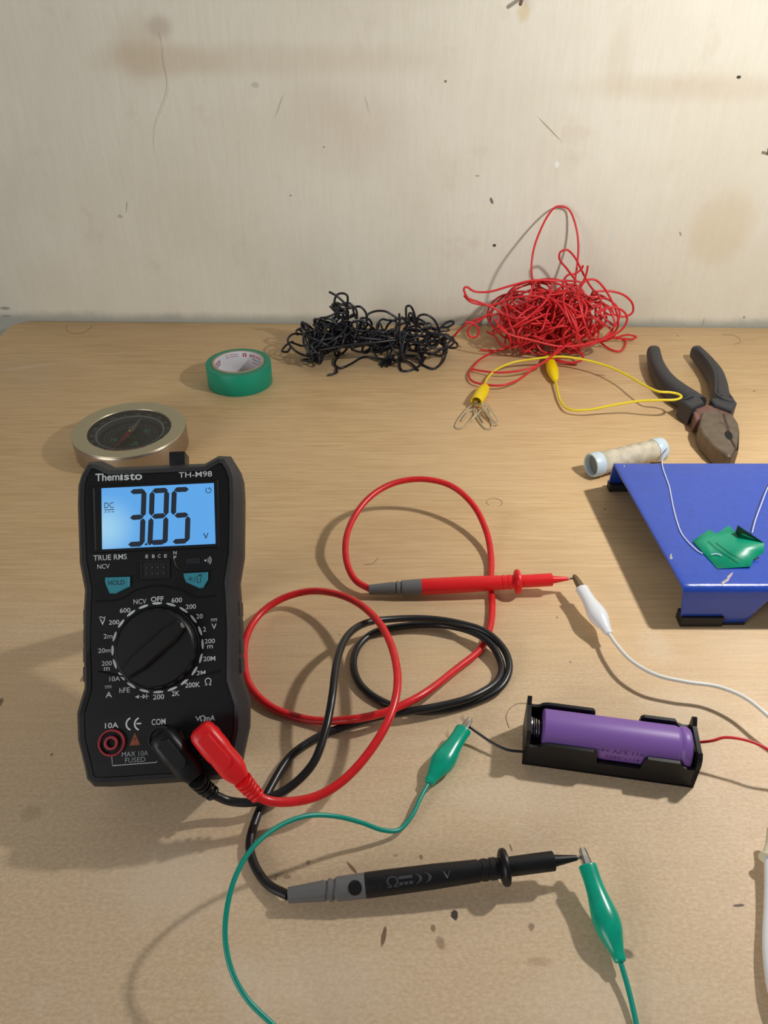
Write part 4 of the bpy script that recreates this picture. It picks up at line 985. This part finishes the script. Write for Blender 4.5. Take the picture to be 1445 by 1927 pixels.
g1_ = grip([(1229, 663), (1235, 690), (1251, 718), (1275, 740), (1300, 756), (1312, 764)], [5.2, 5.8, 6.6, 7.6, 8.0, 7.6], [8, 8, 8, 8, 8, 8], [6, 6.8, 7.4, 7.8, 7.6, 7.2])
g2_ = grip([(1309, 663), (1328, 684), (1344, 706), (1352, 728), (1355, 748), (1360, 760)], [4.6, 5.2, 5.8, 6.0, 6.4, 7.6], [8, 8, 8, 8, 8, 8], [6, 6.8, 7.2, 7.4, 7.2, 7.0])
# guards: angular flares at the jaw end of each grip
def slab(bm, pts, z0, z1, bev=.5):
    P = [T(x, y, z1) for x, y in pts]
    def cc_(P):
        s = sum(P[i-1].x*P[i].y-P[i].x*P[i-1].y for i in range(len(P))); return P if s > 0 else P[::-1]
    P = cc_(P); q = [(p.x, p.y) for p in P]; i_ = inset(q, bev*MM)
    loft(bm, [[Vector((a, b, z0*MM)) for a, b in q], [Vector((a, b, (z1-bev)*MM)) for a, b in q], [Vector((a, b, z1*MM)) for a, b in i_]])
bm = bmesh.new(); slab(bm, [(1279, 752), (1304, 740), (1313, 741), (1326, 757), (1301, 767)], 1.5, 15.2, .9); obj('grip_guard', bm, M['grip'], g1_, smooth=25)
bm = bmesh.new(); slab(bm, [(1337, 750), (1365, 742), (1382, 750), (1387, 757), (1378, 772), (1345, 760)], 1.5, 15.0, .9); obj('grip_guard', bm, M['grip'], g2_, smooth=25)
bm = bmesh.new(); tube(bm, catmull([T(1311, 655, 15.2), T(1330, 676, 16), T(1344, 700, 16), T(1347, 725, 16), T(1348, 742, 15.8), T(1360, 750, 15.4), T(1380, 756, 15.0)], 6), .9, 10); obj('grip_seam', bm, M['grip'], g2_)
bm = bmesh.new(); tube(bm, catmull([T(1277, 752, 14.6), T(1290, 750, 16), T(1304, 745, 15.8)], 6), .7, 8); obj('grip_seam', bm, M['grip'], g1_)
# metal body: two jaws meeting on a line, crossed tangs
bm = bmesh.new(); slab(bm, [(1306, 769), (1330, 761), (1376, 771), (1378, 783), (1352, 790), (1320, 783)], 1, 12.0, .6); obj('tang', bm, M['rust'], pli, smooth=25, label='reddish rusted tang')
seamA, seamB = (1352, 794), (1384, 841)
bm = bmesh.new(); slab(bm, [(1319, 783), (1322, 775), (1345, 770), (1360, 776), (1366, 795), (1370, 806), (1372, 822), (1378, 832), (1385, 845), (1376, 858), (1369, 857), (1344, 839), (1322, 815), (1316, 800)], 1.5, 13.4, .9); obj('jaw', bm, M['iron'], pli, smooth=25)
bm = bmesh.new(); slab(bm, [(1360.6, 776), (1380, 781), (1389, 795), (1392, 812), (1391, 838), (1389, 850), (1377, 857.5), (1385.6, 845), (1378.6, 831.6), (1372.6, 821.6), (1370.6, 806), (1366.6, 795)], 1.5, 13.4, .9); obj('jaw', bm, M['iron'], pli, smooth=25)
bm = bmesh.new()
flat(bm, ellipse2(1371, 819, 6.6, 9.0, math.radians(-38), 20), lambda x, y: T(x, y, 13.46))
obj('jaw_hole', bm, M['hole'], pli, smooth=False, label='dark oval gap between the jaws')
bm = bmesh.new(); fnp = lambda x, y: T(x, y, 13.45)
stroke(bm, [(1352, 795), (1361, 797), (1366, 806), (1369, 813)], .9, fnp); stroke(bm, [(1361, 797), (1365, 791)], .9, fnp); stroke(bm, [(1374, 827), (1380, 835), (1384, 841)], .8, fnp)
obj('jaw_seam', bm, mat('dark_rust_seam', (52, 40, 32), .8), pli, smooth=False)
bm = bmesh.new(); slab(bm, [(1305, 774), (1316, 775), (1320, 788), (1309, 790)], 1.2, 11.6, .4); obj('tang', bm, M['rust'], pli, smooth=25)

# ================================================================== wire tangles
def scribble(cx, cy, cz_, rx, ry, rz, n, seed, rmin, rmax, zmin=.001):
    R = random.Random(seed); pts = []
    def clampz(p): p.z = max(p.z, zmin); return p
    for i in range(n):
        # a loose loop about a random centre
        while True:
            u = Vector((R.uniform(-1, 1), R.uniform(-1, 1), R.uniform(-1, 1)))
            if u.length <= 1: break
        c = Vector((cx+u.x*rx, cy+u.y*ry, cz_+u.z*rz)); r = R.uniform(rmin, rmax)
        ax = Vector((R.gauss(0, 1), R.gauss(0, 1), R.gauss(0, 1.1))).normalized(); t = ax.orthogonal().normalized(); b = ax.cross(t)
        a0 = R.uniform(0, 2*PI); k = R.randint(4, 8); e = R.uniform(.45, 1.0); sw_ = R.choice((-1, 1))
        for j in range(k):
            a = a0 + sw_*j*PI/3.2; p = c + t*math.cos(a)*r + b*math.sin(a)*r*e + ax*(j-k/2)*.0009
            # keep within the heap
            q = Vector(((p.x-cx)/(rx*1.28), (p.y-cy)/(ry*1.28), (p.z-cz_)/(rz*1.28)))
            if q.length > 1: p = Vector((cx, cy, cz_)) + Vector((q.x*rx, q.y*ry, q.z*rz))*(1.28/q.length)
            pts.append(clampz(p))
    return pts
# red heap
bm = bmesh.new()
rc = T(1048, 640, 22); RX, RY, RZ = .047, .026, .024
tube(bm, lift(catmull(scribble(rc.x, .625, .028, RX, RY, RZ, 62, 5, .010, .026, .0012), 7), .88), .88, 7)
tube(bm, lift(catmull(scribble(rc.x+.004, .618, .026, RX*.9, RY*.9, RZ*.8, 34, 11, .012, .030, .0012), 7), .88), .88, 7)
def vloop(pts, y0, y1=None, r=.88, n=8):
    y1 = y0 if y1 is None else y1; N = len(pts)-1
    tube(bm, lift(catmull([V(x, y, y0+(y1-y0)*i/N) for i, (x, y) in enumerate(pts)], n), r), r, 9)
gaps = [.046, .042, .034, .022, .010, .003, .0016, .0016, .007, .014, .022, .028, .03]; wy = yb(T(1050, 610).x) - .0009; for_y = [wy-g for g in gaps]
tube(bm, catmull([V(x, y, yy) for (x, y), yy in zip([(1003, 540), (1000, 505), (1004, 470), (1016, 435), (1032, 404), (1045, 390), (1056, 388), (1070, 394), (1082, 420), (1088, 455), (1087, 490), (1083, 520), (1080, 545)], for_y)], 8), .88, 9)
vloop([(1085, 530), (1066, 505), (1053, 488), (1054, 475), (1066, 470), (1080, 482), (1090, 500), (1100, 520), (1112, 540), (1130, 560)], .645)
vloop([(1060, 560), (1060, 530), (1068, 518), (1082, 515), (1095, 505), (1097, 499)], .645); vloop([(1084, 545), (1098, 528), (1104, 512), (1106, 500)], .64)
vloop([(1040, 560), (1060, 530), (1040, 528), (1000, 528), (960, 538), (920, 549), (892, 548), (878, 540), (873, 543), (880, 560), (900, 568), (930, 580), (960, 600)], .62, .61)
vloop([(873, 556), (884, 567), (905, 573), (935, 572), (960, 560)], .625)
vloop([(940, 590), (905, 598), (875, 612), (858, 628), (846, 644)], .62, .625)
vloop([(920, 590), (900, 605), (886, 612), (880, 625), (886, 635), (898, 632), (900, 618), (890, 608), (875, 606)], .615)
vloop([(1120, 548), (1150, 548), (1175, 556), (1190, 572), (1190, 588), (1175, 596), (1150, 590)], .62)
vloop([(1085, 560), (1100, 530), (1118, 526), (1135, 540), (1155, 575), (1163, 600), (1160, 620), (1140, 635)], .60)
vloop([(1120, 590), (1150, 578), (1172, 585), (1180, 600), (1170, 620), (1130, 640), (1060, 652), (1000, 640), (950, 625), (930, 600)], .59)
def tl_(pts, r=.88, n=8): tube(bm, lift(catmull([T(x, y, z) for x, y, z in pts], n), r), r, 9)
tl_([(916, 624, 4), (930, 632, 3), (940, 645, 2), (950, 655, 1.5)]); tl_([(904, 658, 2), (930, 660, 2), (955, 655, 3), (980, 640, 10)])
tl_([(1160, 635, 6), (1182, 630, 5), (1197, 634, 4), (1190, 638, 3), (1150, 636, 6), (1110, 640, 10), (1060, 652, 14)])
tl_([(1130, 645, 3), (1150, 658, 1.2), (1165, 661, 1.1), (1175, 652, 1.4), (1176, 642, 2), (1165, 636, 4)])
tl_([(962, 652, 6), (930, 662, 3), (905, 675, 2), (888, 692, 2), (882, 706, 2.4), (890, 718, 3), (915, 724, 4), (945, 725, 5), (975, 715, 6), (1000, 697, 9), (1025, 680, 13), (1050, 662, 17), (1070, 645, 18)])
tl_([(1055, 650, 18), (1030, 678, 13), (1005, 690, 9), (975, 698, 7), (935, 701, 5), (900, 697, 3), (886, 694, 2.6)])
tl_([(1050, 650, 14), (1080, 655, 12), (1096, 668, 9), (1095, 678, 7), (1080, 682, 4), (1050, 681, 2.5)]); tl_([(1045, 676, 2), (1065, 682, 1.2), (1082, 685, 1)])
# loops drawn across the front of the heap
tl_([(920, 590, 18), (945, 560, 30), (970, 553, 34), (995, 575, 32), (1010, 605, 26), (1045, 635, 18), (1090, 650, 10), (1120, 645, 8), (1150, 625, 12)])
tl_([(935, 620, 12), (918, 600, 18), (922, 575, 26), (945, 556, 32), (975, 552, 34)]); tl_([(950, 575, 28), (955, 610, 16), (958, 640, 8), (965, 650, 5)])
tl_([(940, 570, 28), (985, 600, 26), (1020, 622, 20), (1045, 615, 20), (1060, 590, 26), (1085, 560, 36)])
o = obj('wire_tangle', bm, M['redwire'], None, smooth=60, origin=Vector((rc.x, .62, 0))); tag(o, 'heaped tangle of thin red wire with a tall loop leaning on the wall', 'wire')
# black heap
bm = bmesh.new()
bc1 = T(600, 665, 12); bc2 = T(770, 655, 12)
tube(bm, lift(catmull(scribble(T(605, 665, 12).x, .607, .014, .027, .020, .014, 34, 21, .007, .017, .0012), 7), .95), .95, 7)
tube(bm, lift(catmull(scribble(T(775, 660, 12).x, .607, .015, .031, .020, .014, 22, 33, .009, .018, .0012), 7), .95), .95, 7)
tube(bm, lift(catmull(scribble(T(690, 655, 12).x, .612, .018, .036, .014, .010, 20, 44, .007, .014, .0012), 7), .95), .95, 7)
q_ = V(645, 597, .612); tube(bm, lift(catmull(scribble(q_.x, .612, q_.z, .010, .008, .011, 9, 8, .007, .013, .002), 7), .95), .95, 7)
r_ = random.Random(3)
for k in range(5):   # bundled strands across the middle
    z = 16+r_.uniform(-6, 8); y = 640+r_.uniform(-10, 14)
    tl_([(600+r_.uniform(-15, 15), y+8, z-3), (650, y-3+r_.uniform(-5, 5), z+2), (705, y-8+r_.uniform(-5, 5), z+3), (755, y-6+r_.uniform(-5, 5), z+2), (800+r_.uniform(-15, 15), y+r_.uniform(-5, 5), z-3)], .95)
vloop([(619, 549), (632, 556), (645, 567), (653, 578), (650, 600)], .61, r=.95); vloop([(631, 592), (629, 568), (634, 555), (645, 552), (653, 556), (654, 575)], .61, r=.95)
vloop([(600, 615), (601, 600), (615, 597), (630, 590), (640, 575), (655, 570), (670, 583), (672, 600)], .605, r=.95)
vloop([(670, 600), (665, 580), (677, 577), (688, 588), (690, 604), (680, 612)], .61, r=.95)
vloop([(690, 604), (690, 594), (705, 586), (725, 586), (740, 594), (752, 602)], .61, r=.95)
vloop([(765, 610), (764, 590), (765, 577), (772, 576), (780, 592), (782, 608)], .61, r=.95); vloop([(771, 612), (770, 590), (775, 590), (778, 605)], .60, r=.95)
vloop([(785, 610), (788, 595), (800, 592), (815, 600), (824, 615), (828, 628)], .61, r=.95)
vloop([(828, 616), (840, 616), (852, 610), (853, 605), (845, 605), (835, 610), (826, 618), (810, 616), (795, 620)], .61, r=.95)
vloop([(751, 590), (752, 610), (750, 630), (754, 640)], .595, r=.95)
tl_([(838, 628, 12), (844, 632, 10), (835, 637, 9), (820, 634, 10), (800, 630, 12)], .95)
tl_([(826, 640, 10), (836, 650, 7), (838, 668, 3), (830, 684, 1.2), (815, 694, 1), (798, 688, 1), (785, 675, 2)], .95)
tl_([(800, 672, 2), (792, 686, 1.2), (775, 696, 1), (758, 698, 1), (752, 688, 1.2), (755, 675, 3)], .95)
tl_([(640, 665, 5), (630, 685, 1.5), (640, 693, 1), (660, 685, 1), (685, 672, 1), (715, 675, 1.2), (745, 677, 1.5), (770, 682, 2), (787, 697, 1)], .95)
for x in (714, 719, 728, 735): tl_([(742, 668, 5), ((x+738)/2, 676, 3), (x+r_.uniform(-1, 1), 686+(x % 3)*2, 1.2)], .95)
tl_([(552, 643, 8), (545, 645, 8), (534, 654, 7), (531, 661, 6), (540, 662, 6), (546, 655, 7)], .95); tl_([(560, 630, 14), (558, 622, 15), (570, 618, 16), (580, 624, 15), (582, 632, 13)], .95)
tl_([(700, 655, 10), (684, 640, 14), (690, 622, 18), (705, 620, 20), (716, 635, 17), (720, 655, 10), (705, 662, 6), (690, 660, 6)], .95)
tl_([(617, 706, 1), (626, 704, 1), (634, 700, 1.2), (632, 694, 1.5)], 1.0)
o = obj('wire_tangle', bm, M['blackwire'], None, smooth=60, origin=Vector((T(690, 650).x, .61, 0))); tag(o, 'low tangle of thin black wire on the desk against the wall', 'wire')

# ================================================================== small bits
def nail(p0, p1, r, label, head=True):
    m = frame(p0, p1); L = (p1-p0).length; bm = bmesh.new()
    prof = [(-.004, r*MM*.9), (L-.0006, r*MM), (L, r*MM*.8)]
    if head: prof = [(-.004, r*MM*.9), (L-.001, r*MM), (L-.0009, r*2*MM), (L, r*2*MM)]
    lathe(bm, m, prof, 16); tag(obj('nail', bm, M['nail'], None, origin=p0), label, 'nail')
nail(WP(984, -6), WP(984, -6)+WN*.012+Vector((-.003, 0, -.004)), 1.3, 'rusty nail in the wall at the very top of the photo', False)
nail(WP(1445, 290), WP(1438, 274)+WN*.010, 1.0, 'dark nail in the wall at the right edge', False)
for i, (q, lab) in enumerate((([(125, 612), (126, 622), (136, 627), (152, 627), (165, 621), (174, 612)], 'curled hair on the desk at the far left by the wall'),
          ([(920, 950), (915, 946), (920, 939), (932, 938), (941, 941), (945, 948), (938, 953)], 'curled hair on the desk above the red probe'),
          ([(684, 1063), (700, 1061), (708, 1054), (712, 1049)], 'short hair on the desk inside the red cable loop'),
          ([(958, 1370), (952, 1350), (960, 1333), (975, 1324), (992, 1324)], 'curved hair on the desk beside the battery holder'),
          ([(1358, 630), (1375, 630), (1388, 634), (1392, 644), (1380, 648)], 'faint curved hair on the desk in the far right corner'))):
    bm = bmesh.new(); tube(bm, catmull([T(x, y, .1) for x, y in q], 6), .10, 5)
    tag(obj('hair', bm, M['hair'], None, origin=T(*q[0])), lab, 'hair', 'stray hairs on the desk')
bpy.context.view_layer.update()
